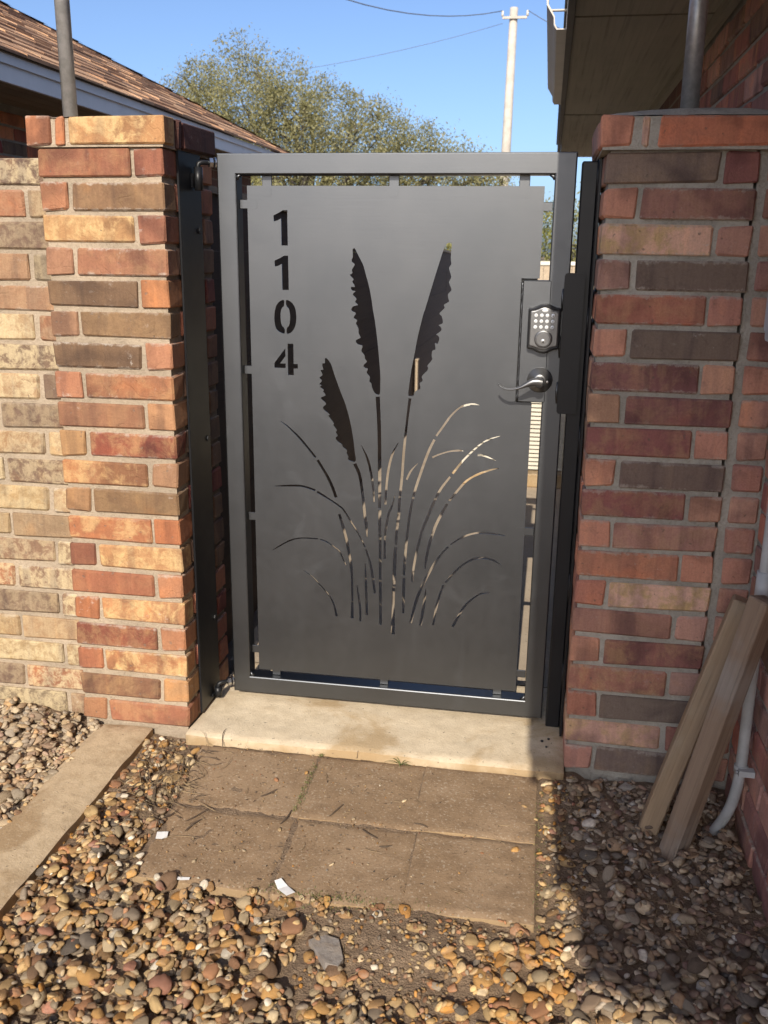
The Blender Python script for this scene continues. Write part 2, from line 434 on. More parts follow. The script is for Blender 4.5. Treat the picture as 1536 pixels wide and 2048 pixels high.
def m_leaf(name, a, b, c3):
    t = NT(name); c = t.coord()
    n1, n2 = t.noise(c, 0.9, 3, 0.6), t.noise(c, 14, 2, 0.6)
    col = t.mix(t.ramp(n1, 0.35, 0.65), a, b)
    col = t.mix(t.ramp(n2, 0.42, 0.7), col, c3)
    t.fin(col, 0.6)
    tr = t.new('ShaderNodeBsdfTranslucent', {'Color': col})
    mx = t.new('ShaderNodeMixShader', {0: 0.35})
    t.t.links.new(t.b.outputs[0], mx.inputs[1]); t.t.links.new(tr.outputs[0], mx.inputs[2])
    t.t.links.new(mx.outputs[0], t.out.inputs['Surface'])
    return t.m
MAT['leaf'] = m_leaf('tree_leaf', (0.17, 0.165, 0.065), (0.30, 0.28, 0.115), (0.40, 0.365, 0.19))
MAT['hedge'] = m_leaf('hedge_leaf', (0.19, 0.20, 0.05), (0.27, 0.245, 0.07), (0.29, 0.265, 0.10))

def m_shingle():
    t = NT('roof_shingle')
    base = t.new('ShaderNodeVertexColor', layer_name='tone').outputs['Color']
    c = t.coord()
    n = t.noise(c, 30, 4, 0.7); n2 = t.noise(c, 3, 3, 0.6)
    col = t.mix(t.ramp(n, 0.4, 0.7, 0, 0.6), base, t.mix(1.0, base, (0.5, 0.47, 0.45), 'MULTIPLY'))
    col = t.mix(t.ramp(n2, 0.5, 0.7, 0, 0.4), col, t.mix(1.0, base, (1.2, 1.15, 1.1), 'MULTIPLY'))
    return t.fin(col, 0.95, t.bump(n, 0.6, 0.01))
MAT['shingle'] = m_shingle()

def m_farbrick():
    t = NT('far_brick_wall')
    c = t.coord()
    sep = t.new('ShaderNodeSeparateXYZ', {0: c})
    cb = t.new('ShaderNodeCombineXYZ', {0: sep.outputs['Y'], 1: sep.outputs['Z'], 2: 0.0}).outputs[0]
    br = t.new('ShaderNodeTexBrick', {'Vector': cb, 'Color1': (0.20, 0.085, 0.055, 1), 'Color2': (0.13, 0.065, 0.05, 1), 'Mortar': (0.25, 0.22, 0.18, 1),
                                      'Scale': 1.0, 'Mortar Size': 0.006, 'Brick Width': 0.25, 'Row Height': 0.0762})
    n = t.noise(c, 12, 4, 0.6)
    col = t.mix(t.ramp(n, 0.4, 0.7, 0, 0.5), br.outputs['Color'], (0.17, 0.10, 0.07))
    return t.fin(col, 0.9, t.bump(t.math('SUBTRACT', t.math('MULTIPLY', n, 0.3), br.outputs['Fac']), 0.6, 0.008))
MAT['farbrick'] = m_farbrick()

DIGITS=[[(0.2038,1.3703),(0.2172,1.3763),(0.2238,1.3803),(0.2296,1.3833),(0.2413,1.3834),(0.2406,1.3663),(0.241,1.2961),(0.224,1.2959),(0.2237,1.3626),(0.2156,1.3583),(0.2044,1.3555)],[(0.2045,1.258),(0.2191,1.2643),(0.2297,1.2706),(0.2412,1.2707),(0.2419,1.1841),(0.2243,1.1837),(0.2238,1.2496),(0.2148,1.2452),(0.2049,1.2429)],[(0.2278,1.158),(0.2158,1.154),(0.2069,1.1431),(0.2026,1.1291),(0.201,1.1138),(0.202,1.0973),(0.2058,1.0834),(0.2143,1.0753),(0.2283,1.0712),(0.2283,1.0846),(0.222,1.0915),(0.2188,1.1028),(0.2184,1.1155),(0.219,1.1269),(0.2221,1.1371),(0.2282,1.1438)],[(0.2342,1.1579),(0.245,1.1552),(0.2541,1.1466),(0.2593,1.1341),(0.2613,1.1165),(0.2606,1.1038),(0.2574,1.0898),(0.2505,1.0782),(0.2438,1.0729),(0.2348,1.071),(0.2346,1.0848),(0.24,1.0913),(0.2431,1.1021),(0.2441,1.1136),(0.2432,1.1262),(0.2407,1.1362),(0.2342,1.1439)],[(0.2297,1.0327),(0.2301,1.012),(0.2149,0.9921),(0.2301,0.9919),(0.2302,0.9799),(0.1988,0.98),(0.199,0.9929)],[(0.2362,1.0449),(0.2521,1.0453),(0.2523,0.9917),(0.2637,0.9917),(0.264,0.98),(0.2522,0.9792),(0.2523,0.962),(0.236,0.9614)]]
TAILS=[[(0.4122,1.2885),(0.4161,1.2917),(0.4194,1.2886),(0.4245,1.2791),(0.4338,1.2618),(0.44,1.2502),(0.4463,1.2289),(0.4547,1.2007),(0.4612,1.1713),(0.4667,1.1368),(0.4716,1.1122),(0.4727,1.1043),(0.4771,1.0743),(0.4817,1.036),(0.4847,1.0065),(0.4877,0.9707),(0.488,0.9449),(0.4869,0.92),(0.4762,0.9195),(0.4687,0.9297),(0.4649,0.9399),(0.4638,0.9472),(0.4584,0.9522),(0.4599,0.9636),(0.4525,0.9726),(0.4514,0.9777),(0.454,0.9855),(0.4461,0.9879),(0.4423,0.9939),(0.4501,1.0024),(0.4501,1.0065),(0.4459,1.0125),(0.4448,1.0206),(0.4363,1.0316),(0.4394,1.0449),(0.4299,1.0477),(0.4236,1.0515),(0.4217,1.0586),(0.433,1.065),(0.4335,1.068),(0.4287,1.078),(0.4286,1.0871),(0.4255,1.095),(0.4215,1.1025),(0.4244,1.1111),(0.416,1.1157),(0.416,1.1197),(0.4212,1.1288),(0.4128,1.1326),(0.4092,1.1365),(0.4107,1.1425),(0.4159,1.1466),(0.4262,1.1498),(0.42,1.1557),(0.4195,1.1596),(0.4225,1.1656),(0.4127,1.1763),(0.4199,1.1844),(0.4106,1.1861),(0.4079,1.195),(0.4183,1.1956),(0.4115,1.2088),(0.4151,1.2138),(0.4068,1.2224),(0.4053,1.2258),(0.4114,1.2293),(0.4104,1.2381),(0.4165,1.2489),(0.417,1.2528),(0.4113,1.2566),(0.4093,1.2624),(0.4123,1.2692),(0.4123,1.2799)],[(0.6645,1.3073),(0.6567,1.3067),(0.6516,1.3022),(0.6447,1.287),(0.637,1.2616),(0.6293,1.236),(0.6215,1.2092),(0.6117,1.175),(0.6019,1.1404),(0.5979,1.128),(0.5861,1.077),(0.5774,1.0266),(0.5706,0.9886),(0.5649,0.9426),(0.5636,0.925),(0.5645,0.9179),(0.5765,0.9183),(0.5791,0.9245),(0.5828,0.9312),(0.5937,0.9371),(0.5949,0.9437),(0.5931,0.9524),(0.6009,0.9592),(0.5984,0.9711),(0.6112,0.9845),(0.6143,0.9922),(0.6125,0.9991),(0.6183,1.0063),(0.6246,1.0162),(0.6227,1.0247),(0.6245,1.0376),(0.632,1.0411),(0.6318,1.0485),(0.6305,1.058),(0.637,1.0556),(0.6411,1.0658),(0.6409,1.0721),(0.6375,1.0773),(0.6331,1.0793),(0.6442,1.0881),(0.6465,1.0934),(0.6428,1.1007),(0.6384,1.1032),(0.6479,1.1077),(0.6493,1.1135),(0.6463,1.1258),(0.6402,1.1329),(0.6526,1.1468),(0.651,1.155),(0.6628,1.1626),(0.6632,1.1667),(0.6606,1.1811),(0.6678,1.1895),(0.6687,1.1947),(0.6623,1.211),(0.6663,1.2203),(0.6671,1.2274),(0.6612,1.2457),(0.6667,1.2559),(0.6653,1.266),(0.6649,1.2792),(0.6655,1.2933),(0.6661,1.3013)],[(0.3378,1.0087),(0.3435,1.0089),(0.3542,0.9951),(0.364,0.9664),(0.3794,0.925),(0.3948,0.8863),(0.4072,0.8411),(0.4151,0.7984),(0.4199,0.7614),(0.4224,0.7342),(0.4075,0.7343),(0.4013,0.7395),(0.402,0.7465),(0.3973,0.7557),(0.3981,0.7635),(0.3864,0.7723),(0.3848,0.7784),(0.3716,0.7871),(0.3669,0.7962),(0.3724,0.8026),(0.3672,0.8117),(0.37,0.818),(0.3599,0.8314),(0.362,0.8361),(0.3468,0.8561),(0.3514,0.8586),(0.3344,0.8717),(0.3326,0.8792),(0.3407,0.8887),(0.3261,0.9033),(0.3392,0.9106),(0.3323,0.921),(0.3344,0.9256),(0.3239,0.9327),(0.3286,0.9367),(0.3224,0.9402),(0.3291,0.9495),(0.3228,0.9575),(0.331,0.9653),(0.3257,0.9778),(0.3331,0.9796),(0.3301,0.9951),(0.3378,0.9965)]]
BLADES=[[(0.2141,0.8352,0.0007),(0.2327,0.8225,0.0021),(0.249,0.8078,0.0028),(0.2653,0.7924,0.0035),(0.2869,0.7681,0.0035),(0.3106,0.7392,0.0035)],[(0.316,0.7322,0.0039),(0.3324,0.7064,0.0039),(0.3469,0.6815,0.0042),(0.3597,0.6526,0.0042),(0.368,0.629,0.0042)],[(0.1925,0.6518,0.0006),(0.2206,0.6543,0.0021),(0.2487,0.6563,0.0025),(0.2693,0.6564,0.0025),(0.2914,0.6517,0.0025),(0.3091,0.6461,0.0025)],[(0.3139,0.6426,0.0028),(0.3412,0.6274,0.0028),(0.3742,0.6071,0.0028),(0.391,0.5924,0.0028),(0.411,0.5604,0.0025),(0.4317,0.5278,0.0021),(0.4505,0.4908,0.0018)],[(0.4526,0.4845,0.0021),(0.4654,0.4451,0.0029),(0.4748,0.3915,0.0032),(0.4794,0.3559,0.0029)],[(0.377,0.5819,0.0035),(0.3874,0.5474,0.0039),(0.3994,0.5004,0.0039),(0.4061,0.4608,0.0036),(0.4118,0.4244,0.0036),(0.4138,0.39,0.0029),(0.4147,0.3313,0.0029),(0.4145,0.2753,0.0044)],[(0.4274,0.376,0.0011),(0.4327,0.3421,0.0025),(0.4377,0.305,0.0029),(0.4382,0.2676,0.0029)],[(0.1831,0.4634,0.0006),(0.206,0.4791,0.0022),(0.2333,0.4953,0.0018),(0.2559,0.5031,0.0016),(0.2787,0.5059,0.0015),(0.3164,0.5063,0.0014)],[(0.322,0.5052,0.0014),(0.3426,0.4986,0.0018),(0.3649,0.483,0.0022),(0.379,0.4707,0.0022),(0.3957,0.434,0.0018)],[(0.272,0.4097,0.0006),(0.2967,0.3939,0.0015),(0.3231,0.3673,0.0018),(0.3439,0.344,0.0022),(0.359,0.3186,0.0022),(0.3695,0.2777,0.0033)],[(0.4371,0.7799,0.0005),(0.4539,0.746,0.0028),(0.4647,0.7059,0.0031),(0.4721,0.6583,0.0028),(0.4744,0.6216,0.0018)],[(0.4198,0.727,0.0049),(0.4332,0.6971,0.0042),(0.4415,0.6495,0.0038),(0.4499,0.5736,0.0039),(0.4527,0.561,0.0039),(0.4557,0.5189,0.0011)],[(0.4815,0.9126,0.0054),(0.4863,0.8279,0.0048),(0.4888,0.723,0.0045),(0.4901,0.6054,0.0038)],[(0.4906,0.5997,0.0042),(0.4914,0.5543,0.0038),(0.4929,0.4901,0.0035),(0.4949,0.3774,0.0036),(0.497,0.2624,0.0036)],[(0.4507,0.4432,0.0009),(0.4525,0.4077,0.0029),(0.4551,0.348,0.0032),(0.457,0.289,0.0033)],[(0.5387,0.7902,0.001),(0.5252,0.7635,0.0027),(0.5154,0.728,0.0031),(0.509,0.68,0.0031),(0.5059,0.6163,0.0028)],[(0.5323,0.6454,0.0007),(0.5232,0.6106,0.0028),(0.5155,0.5904,0.0031),(0.509,0.5521,0.0031),(0.5059,0.5187,0.0028),(0.5061,0.4603,0.0032)],[(0.5681,0.9113,0.0037),(0.5622,0.8569,0.003),(0.5544,0.7702,0.0034),(0.5507,0.6998,0.0034),(0.5449,0.6285,0.0035),(0.5439,0.5921,0.0035),(0.5391,0.5482,0.0035),(0.5373,0.5033,0.0032)],[(0.5366,0.4964,0.0035),(0.5346,0.4555,0.0049),(0.5336,0.3992,0.0042),(0.5327,0.3329,0.0039),(0.5326,0.2362,0.0058)],[(0.7523,0.8999,0.0006),(0.737,0.902,0.0026),(0.7156,0.8985,0.0026),(0.6979,0.8896,0.0026),(0.677,0.8679,0.003),(0.6596,0.8416,0.003),(0.6404,0.8131,0.003)],[(0.636,0.8036,0.0033),(0.6231,0.7751,0.0034),(0.611,0.7408,0.0034),(0.599,0.7025,0.0034),(0.5877,0.6637,0.0034),(0.5808,0.6325,0.0031),(0.5738,0.5876,0.0034),(0.5702,0.5516,0.0035),(0.5655,0.5015,0.0035),(0.5618,0.4414,0.0035),(0.5613,0.4156,0.0035)],[(0.5615,0.4082,0.0035),(0.5614,0.3606,0.0039),(0.5612,0.3027,0.0029)],[(0.5925,0.7362,0.0007),(0.5745,0.7144,0.0027),(0.5632,0.6892,0.0024)],[(0.7137,0.7762,0.0013),(0.6981,0.7765,0.0027),(0.6727,0.7719,0.002),(0.6474,0.7624,0.002),(0.6313,0.7542,0.0024)],[(0.7522,0.7669,0.0026),(0.7639,0.7671,0.0026),(0.7822,0.7616,0.002),(0.8014,0.754,0.0007)],[(0.8093,0.821,0.0007),(0.7801,0.8102,0.002),(0.7591,0.7965,0.0026),(0.7347,0.7731,0.003),(0.7101,0.7448,0.0033),(0.6875,0.7128,0.0034)],[(0.6813,0.7039,0.0034),(0.6574,0.6695,0.0034),(0.6399,0.6321,0.0034),(0.6215,0.582,0.0038),(0.6099,0.5498,0.0035),(0.5979,0.4978,0.0031),(0.5886,0.4455,0.0032),(0.5848,0.3987,0.0028)],[(0.8106,0.7341,0.0007),(0.7891,0.7284,0.0023),(0.7569,0.7154,0.003),(0.7266,0.6959,0.0037),(0.7037,0.6683,0.0037),(0.6806,0.6363,0.0034)],[(0.6753,0.6284,0.0037),(0.6526,0.581,0.0038),(0.6421,0.5537,0.0038),(0.63,0.5097,0.0035),(0.6233,0.4716,0.0035),(0.6204,0.4396,0.0021)],[(0.8354,0.5486,0.0007),(0.8097,0.5518,0.002),(0.7764,0.5529,0.0027),(0.7452,0.5476,0.0027),(0.7122,0.5321,0.0027),(0.6884,0.5136,0.0028)],[(0.682,0.5071,0.0034),(0.6593,0.4781,0.0034),(0.6357,0.4365,0.0038),(0.6158,0.393,0.0039),(0.5976,0.3425,0.0039),(0.5826,0.2734,0.0036)],[(0.6238,0.3802,0.0007),(0.6208,0.3443,0.0035),(0.6158,0.3049,0.0039),(0.6105,0.2684,0.0035)],[(0.8276,0.4653,0.0007),(0.8038,0.4781,0.0024),(0.7794,0.4814,0.0027),(0.7535,0.4767,0.0031),(0.726,0.4598,0.0034),(0.7023,0.4353,0.0035),(0.6778,0.4024,0.0028)],[(0.6731,0.395,0.0028),(0.6644,0.3685,0.0031),(0.6547,0.329,0.0032),(0.6468,0.2735,0.0025)],[(0.8003,0.3818,0.0007),(0.7761,0.377,0.0021),(0.7524,0.3589,0.0031),(0.7305,0.3326,0.0035),(0.7019,0.2728,0.0035)]]

# ------------------------------------------------------------------ ground
gb = MB()
gb.add([(-300, -60, -0.075), (300, -60, -0.075), (300, 400, -0.075), (-300, 400, -0.075)], [(0, 1, 2, 3)])
tag(gb.build('ground', MAT['dirt']), kind='structure')
yb = MB()
yb.add([(-0.04, 0.462, -0.004), (3.2, 0.462, -0.004), (3.2, 16, -0.004), (-0.04, 16, -0.004)], [(0, 1, 2, 3)])
tag(yb.build('yard_path', MAT['yard']), kind='structure')

def vnoise(x, y, seed=0):
    """cheap smooth value noise on arrays"""
    rs = np.random.RandomState(seed); g = rs.rand(64, 64)
    xi, yi = np.floor(x).astype(int), np.floor(y).astype(int)
    fx, fy = x - xi, y - yi
    fx, fy = fx * fx * (3 - 2 * fx), fy * fy * (3 - 2 * fy)
    a, b = g[xi % 64, yi % 64], g[(xi + 1) % 64, yi % 64]
    c, d = g[xi % 64, (yi + 1) % 64], g[(xi + 1) % 64, (yi + 1) % 64]
    return (a * (1 - fx) + b * fx) * (1 - fy) + (c * (1 - fx) + d * fx) * fy

# bare soil that the stones lie on, reaching from the walls to behind the camera
GX0, GX1, GY0, GY1 = -1.45, 1.44, -1.9, 0.06
def soil_z(x, y):
    z = -0.045 + 0.010 * (vnoise(x * 5 + 9, y * 5 + 9, 1) - 0.5) + 0.008 * (vnoise(x * 17 + 5, y * 17 + 5, 2) - 0.5) \
        + 0.006 * (vnoise(x * 47 + 5, y * 47 + 5, 3) - 0.5)
    z = z + 0.050 * np.clip((-0.24 - x) / 0.25, 0, 1) * np.clip((y + 0.9) / 0.9, 0, 1)
    z = z + 0.012 * np.clip((x - 1.0) / 0.3, 0, 1)
    z = z + 0.013 * np.clip((.12 - x) / .08, 0, 1) * np.clip((x + .3) / .02, 0, 1)
    # soil washed over the middle of the front edge of the pavers
    z = z + 0.024 * np.exp(-((x - 0.70) / 0.24) ** 2 - ((y + 0.64) / 0.11) ** 2)
    z = z + .018 * np.clip((x - .95) / .02, 0, 1) * np.clip((1.08 - x) / .03, 0, 1) * np.clip((y + .16) / .06, 0, 1)
    pav = (x > .07) & (x < .95) & (y > -.585) & (y < -.03)
    z = np.where(pav, np.maximum(z, -.0262 + .003 * (vnoise(x * 60, y * 60, 7) - .5) + 0 * np.clip(vnoise(x * 7 + 3, y * 7 + 8, 8) - .60 + .25 * np.clip((x - .6) / .35, 0, 1) * np.clip((-.28 - y) / .3, 0, 1), 0, .5)), z)
    return z
nx, ny = 290, 196
xs, ys = np.meshgrid(np.linspace(GX0, GX1, nx), np.linspace(GY0, GY1, ny), indexing='ij')
zs = soil_z(xs, ys)
sb = MB()
sb.add(np.stack([xs, ys, zs], -1).reshape(-1, 3).tolist(),
       [(i * ny + j, (i + 1) * ny + j, (i + 1) * ny + j + 1, i * ny + j + 1) for i in range(nx - 1) for j in range(ny - 1)], True)
gravel_bed = empty('gravel_bed', (0, 0, -0.05), kind='structure')
sb.build('soil', MAT['dirt'], gravel_bed)

def rough_block(mb, x0, x1, y0, y1, z0, z1, st, amp, edge, seed, skew=0.0):
    """a cast block with a worn, slightly uneven top and chipped rounded edges; skew slides its front edge in x"""
    nx, ny = max(3, int((x1 - x0) / st)), max(3, int((y1 - y0) / st))
    X, Y = np.meshgrid(np.linspace(x0, x1, nx + 1), np.linspace(y0, y1, ny + 1), indexing='ij')
    d = np.minimum(np.minimum(X - x0, x1 - X), np.minimum(Y - y0, y1 - Y))
    chip = edge * (0.5 + 1.2 * vnoise(X * 14 + seed, Y * 14 + seed, seed))
    Z = z1 + amp * (vnoise(X * 9 + seed, Y * 9, seed + 1) - 0.5) + 0.5 * amp * (vnoise(X * 40, Y * 40 + seed, seed + 2) - 0.5)
    Z = np.where(d < 1e-6, Z - chip, np.where(d < st * 1.2, Z - 0.2 * chip, Z))
    Xs = X + skew * (y1 - Y) / (y1 - y0)
    n = len(mb.v)
    vs = np.stack([Xs, Y, Z], -1).reshape(-1, 3).tolist()
    fs = [(i * (ny + 1) + j, (i + 1) * (ny + 1) + j, (i + 1) * (ny + 1) + j + 1, i * (ny + 1) + j + 1) for i in range(nx) for j in range(ny)]
    mb.add(vs, fs, True)
    ring = [i * (ny + 1) for i in range(nx + 1)] + [nx * (ny + 1) + j for j in range(1, ny + 1)] + \
           [i * (ny + 1) + ny for i in range(nx - 1, -1, -1)] + [j for j in range(ny - 1, 0, -1)]
    top = [vs[i] for i in ring]
    m = len(top)
    low = [(p[0], p[1], z1 - 2.2 * edge) for p in top]
    mb.add(top + low + [(p[0], p[1], z0) for p in top], [(i, (i + 1) % m, m + (i + 1) % m, m + i) for i in range(m)] + [(m + i, m + (i + 1) % m, 2 * m + (i + 1) % m, 2 * m + i) for i in range(m)], True)

b = MB(); rough_block(b, -0.002, 1.0235, -0.028, 0.46, -0.2, 0.0, 0.012, 0.004, 0.005, 3)
tag(b.build('concrete_threshold', MAT['slab']), kind='structure')
b = MB(); rough_block(b, -0.262, -0.108, -1.9, -0.004, -0.2, -0.002, 0.018, 0.005, 0.007, 5)
tag(b.build('concrete_edging', MAT['strip']), 'stained concrete edging strip running forward from the left brick pillar', 'edging')

paver_path = empty('paver_path', (0.5, -0.3, -0.03), kind='structure')
for k, (x0, x1, y0, y1, sk) in enumerate([(0.044, 0.374, -0.318, -0.034, 0.034), (0.380, 0.664, -0.318, -0.034, 0.014), (0.668, 0.955, -0.316, -0.034, 0.0),
                                          (0.084, 0.390, -0.592, -0.324, 0.010), (0.398, 0.680, -0.596, -0.324, 0.008), (0.684, 0.955, -0.590, -0.321, 0.002)]):
    b = MB(); rough_block(b, x0, x1, y0, y1, -0.11, -0.022 + 0.002 * ((k * 7) % 3 - 1), 0.009, 0.004, 0.0035, 11 + k, sk)
    b.build('paver', MAT['paver'], paver_path)

# ------------------------------------------------------------------ bricks
BC = {}
def brick(parent, x0, x1, y0, y1, z0, z1, col, alpha=0.0, mat='brick', name='brick', off=None):
    dims = (round((x1 - x0) * 500) / 1000, round((y1 - y0) * 500) / 1000, round((z1 - z0) * 500) / 1000)
    var = rng.randrange(5)
    key = (dims, var, mat)
    if key not in BC:
        vs, fs = boxvf(*dims, 0.0034, 0.0024, random.Random(hash((dims, var)) & 0xffff))
        me = bpy.data.meshes.new('brick')
        me.from_pydata(vs, [], fs); me.update()
        bm = bmesh.new(); bm.from_mesh(me); bmesh.ops.recalc_face_normals(bm, faces=bm.faces); bm.to_mesh(me); bm.free()
        BC[key] = me
    p = wpos(parent)
    j = [rng.uniform(-0.0012, 0.0012) for _ in range(3)]
    o = link(name, BC[key], MAT[mat], parent, ((x0 + x1) / 2 - p.x + j[0], (y0 + y1) / 2 - p.y + j[1], (z0 + z1) / 2 - p.z + j[2]))
    o.rotation_euler = (rng.uniform(-.004, .004), rng.uniform(-.004, .004), rng.uniform(-.004, .004))
    o.color = (*col, alpha)
    return o

H, JT = 0.0762, 0.0115
KL, KR = 0.62, 1.86  # KR lifts the brick colour in shaded places to offset the shade
def tan(c, f=.30, w=(1.20, .97, .80)):
    g = sum(c) / 3
    return tuple(v * (1 - f) + f * g * k for v, k in zip(c, w))
# look of each course from the top down: (stretcher, header, mottling)
LROWS = [((190,110,75),(195,105,75),.15), ((175,130,85),(225,140,90),.1), ((225,165,95),(205,120,85),.9), ((205,130,90),(205,140,100),.15),
         ((150,115,80),(235,145,80),0), ((170,130,85),(220,160,110),.1), ((150,115,80),(225,145,100),0), ((200,125,80),(225,140,95),.2),
         ((190,125,85),(235,165,105),.1), ((185,85,60),(215,160,95),.3), ((212,140,85),(200,145,100),.6), ((165,125,80),(200,145,90),.1),
         ((222,130,75),(235,130,70),.6), ((225,160,95),(175,95,65),.95), ((205,115,75),(225,145,95),.1), ((225,155,95),(220,125,70),.95),
         ((175,85,60),(220,140,90),.25), ((225,145,85),(215,120,75),.9), ((165,110,75),(225,165,100),.2), ((205,120,82),(205,135,85),.2)]
RROWS = [((105,90,75),(125,65,60),.1), ((135,85,70),(170,105,75),.15), ((185,140,110),(155,105,85),.9), ((95,82,68),(135,95,80),0),
         ((155,82,58),(165,100,78),.2), ((95,83,68),(175,110,80),0), ((115,62,60),(165,115,85),.2), ((115,62,58),(170,125,85),.2),
         ((125,62,58),(170,105,80),.25), ((95,80,68),(180,110,75),0), ((125,62,58),(160,110,80),.25), ((148,98,80),(175,105,75),.2),
         ((168,95,62),(175,105,75),.1), ((180,140,115),(165,90,65),.95), ((145,95,75),(165,115,95),.1), ((125,68,60),(180,115,80),.3),
         ((145,85,65),(140,105,90),.35), ((95,85,72),(155,85,60),0), ((175,130,105),(150,90,70),.7), ((95,82,72),(165,105,85),.1)]
PAL_SIDE = [(125,62,58), (150,90,70), (165,100,75), (110,88,72), (140,80,65), (175,115,82), (130,95,78), (95,80,68)]

def pillar(root, x0, x1, y0, y1, z0, rows, kk, mortar):
    core = MB().box(x0 + .007, x1 - .007, y0 + .007, y1 - .007, z0 - 0.12, z0 + 20 * H - 0.002)
    core.build('mortar_core', MAT[mortar], root)
    hw = 0.070
    for i, (s, h, mo) in enumerate(rows):
        za = z0 + (19 - i) * H; zb = za + H - JT
        wt = (1.17, .98, .85) if kk < 1 else (1.14, .97, .90)
        ff = .37 if kk < 1 else .46
        sc, hc = lin(tan(s, ff, wt), kk), lin(tan(h, ff, wt), kk)
        c3, c4 = lin(tan(rng.choice(PAL_SIDE)), KR), lin(tan(rng.choice(PAL_SIDE)), KR)
        if i % 2 == 0:
            brick(root, x0, x1 - hw - .012, y0, y0 + hw, za, zb, sc, mo)
            brick(root, x1 - hw, x1, y0, y1 - hw - .012, za, zb, hc, .05)
            brick(root, x0 + hw + .012, x1, y1 - hw, y1, za, zb, c3, .1)
            brick(root, x0, x0 + hw, y0 + hw + .012, y1, za, zb, c4, .1)
        else:
            brick(root, x0, x0 + hw, y0, y1 - hw - .012, za, zb, hc, .05)
            brick(root, x0 + hw + .012, x1, y0, y0 + hw, za, zb, sc, mo)
            brick(root, x1 - hw, x1, y0 + hw + .012, y1, za, zb, c3, .1)
            brick(root, x0, x1 - hw - .012, y1 - hw, y1, za, zb, c4, .1)

def dome(mb, x0, x1, y0, y1, z, h, seed):
    n = 14
    X, Y = np.meshgrid(np.linspace(x0, x1, n), np.linspace(y0, y1, n), indexing='ij')
    u, v = (X - x0) / (x1 - x0) * 2 - 1, (Y - y0) / (y1 - y0) * 2 - 1
    Z = z + h * (1 - u ** 2) ** .6 * (1 - v ** 2) ** .6 + 0.003 * (vnoise(X * 40 + 3, Y * 40 + 3, seed) - .5)
    mb.add(np.stack([X, Y, Z], -1).reshape(-1, 3).tolist(), [(i * n + j, (i + 1) * n + j, (i + 1) * n + j + 1, i * n + j + 1) for i in range(n - 1) for j in range(n - 1)], True)

# left pillar, in the sun
LP = empty('brick_pillar', (-0.158, 0.167, -0.1), 'sunlit orange and tan brick pillar on the hinge side of the gate', 'pillar', 'brick gate pillars')
pillar(LP, -0.3168, 0.0, 0.0, 0.335, 0.0, LROWS, KL, 'mortar')
capL = MB().box(-0.327, 0.005, -0.005, 0.329, 1.514, 1.578)
dome(capL, -0.331, 0.009, -0.009, 0.333, 1.579, 0.010, 4)
capL = capL.build('cap', MAT['mortar'], LP)
for q in [(-.333, -.270, -.012, .056, (218,135,88), .0), (-.262, -.238, -.012, .056, (228,140,88), 0), (-.226, .012, -.012, .060, (228,165,100), .95),
          (-.062, .013, .070, .096, (120,70,60), 0), (-.062, .014, .106, .336, (110,58,52), .0), (-.333, -.262, .068, .300, (170,110,80), 0), (-.333, -.075, .262, .336, (170,110,80), 0)]:
    brick(capL, q[0], q[1], q[2], q[3], 1.518, 1.582, lin(tan(q[4]), KL), q[5])

# right pillar, in the shade of the eave
RP = empty('brick_pillar', (1.181, 0.178, -0.1), 'shaded red and grey-brown brick pillar beside the keypad side of the gate', 'pillar', 'brick gate pillars')
RX0, RX1, RY0, RZ = 1.0217, 1.341, 0.011, -0.011
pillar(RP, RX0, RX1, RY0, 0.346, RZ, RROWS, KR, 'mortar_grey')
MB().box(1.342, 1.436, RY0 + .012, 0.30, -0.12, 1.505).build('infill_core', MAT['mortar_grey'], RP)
for i in range(20):
    za = RZ + (19 - i) * H
    brick(RP, 1.3615, 1.4275, RY0 + .004, RY0 + .074, za, za + H - JT, lin(tan([(165,108,84), (170,105,80), (150,95,78), (160,112,90), (140,88,80), (172,118,92)][(i * 5 + 1) % 6], .46, (1.14, .97, .90)), KR * .95), .1)
capR = MB().box(1.010, 1.436, -0.001, 0.345, 1.503, 1.570)
dome(capR, 1.006, 1.436, -0.003, 0.35, 1.572, 0.030, 5)
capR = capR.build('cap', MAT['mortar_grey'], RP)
for q in [(1.003, 1.073, -.006, .062, (175,110,80), .0), (1.088, 1.109, -.004, .062, (165,130,110), .5), (1.124, 1.362, -.007, .062, (172,95,63), 0.05), (1.374, 1.436, -.006, .062, (170,100,70), 0),
          (1.001, 1.072, .076, .30, (140,100,84), .2), (1.000, 1.072, .312, .352, (150,100,80), 0), (1.084, 1.32, .28, .352, (140,90,72), 0)]:
    brick(capR, q[0], q[1], q[2], q[3], 1.508, 1.572, lin(tan(q[4], .3, (1.10, .97, .93)), KR), q[5])

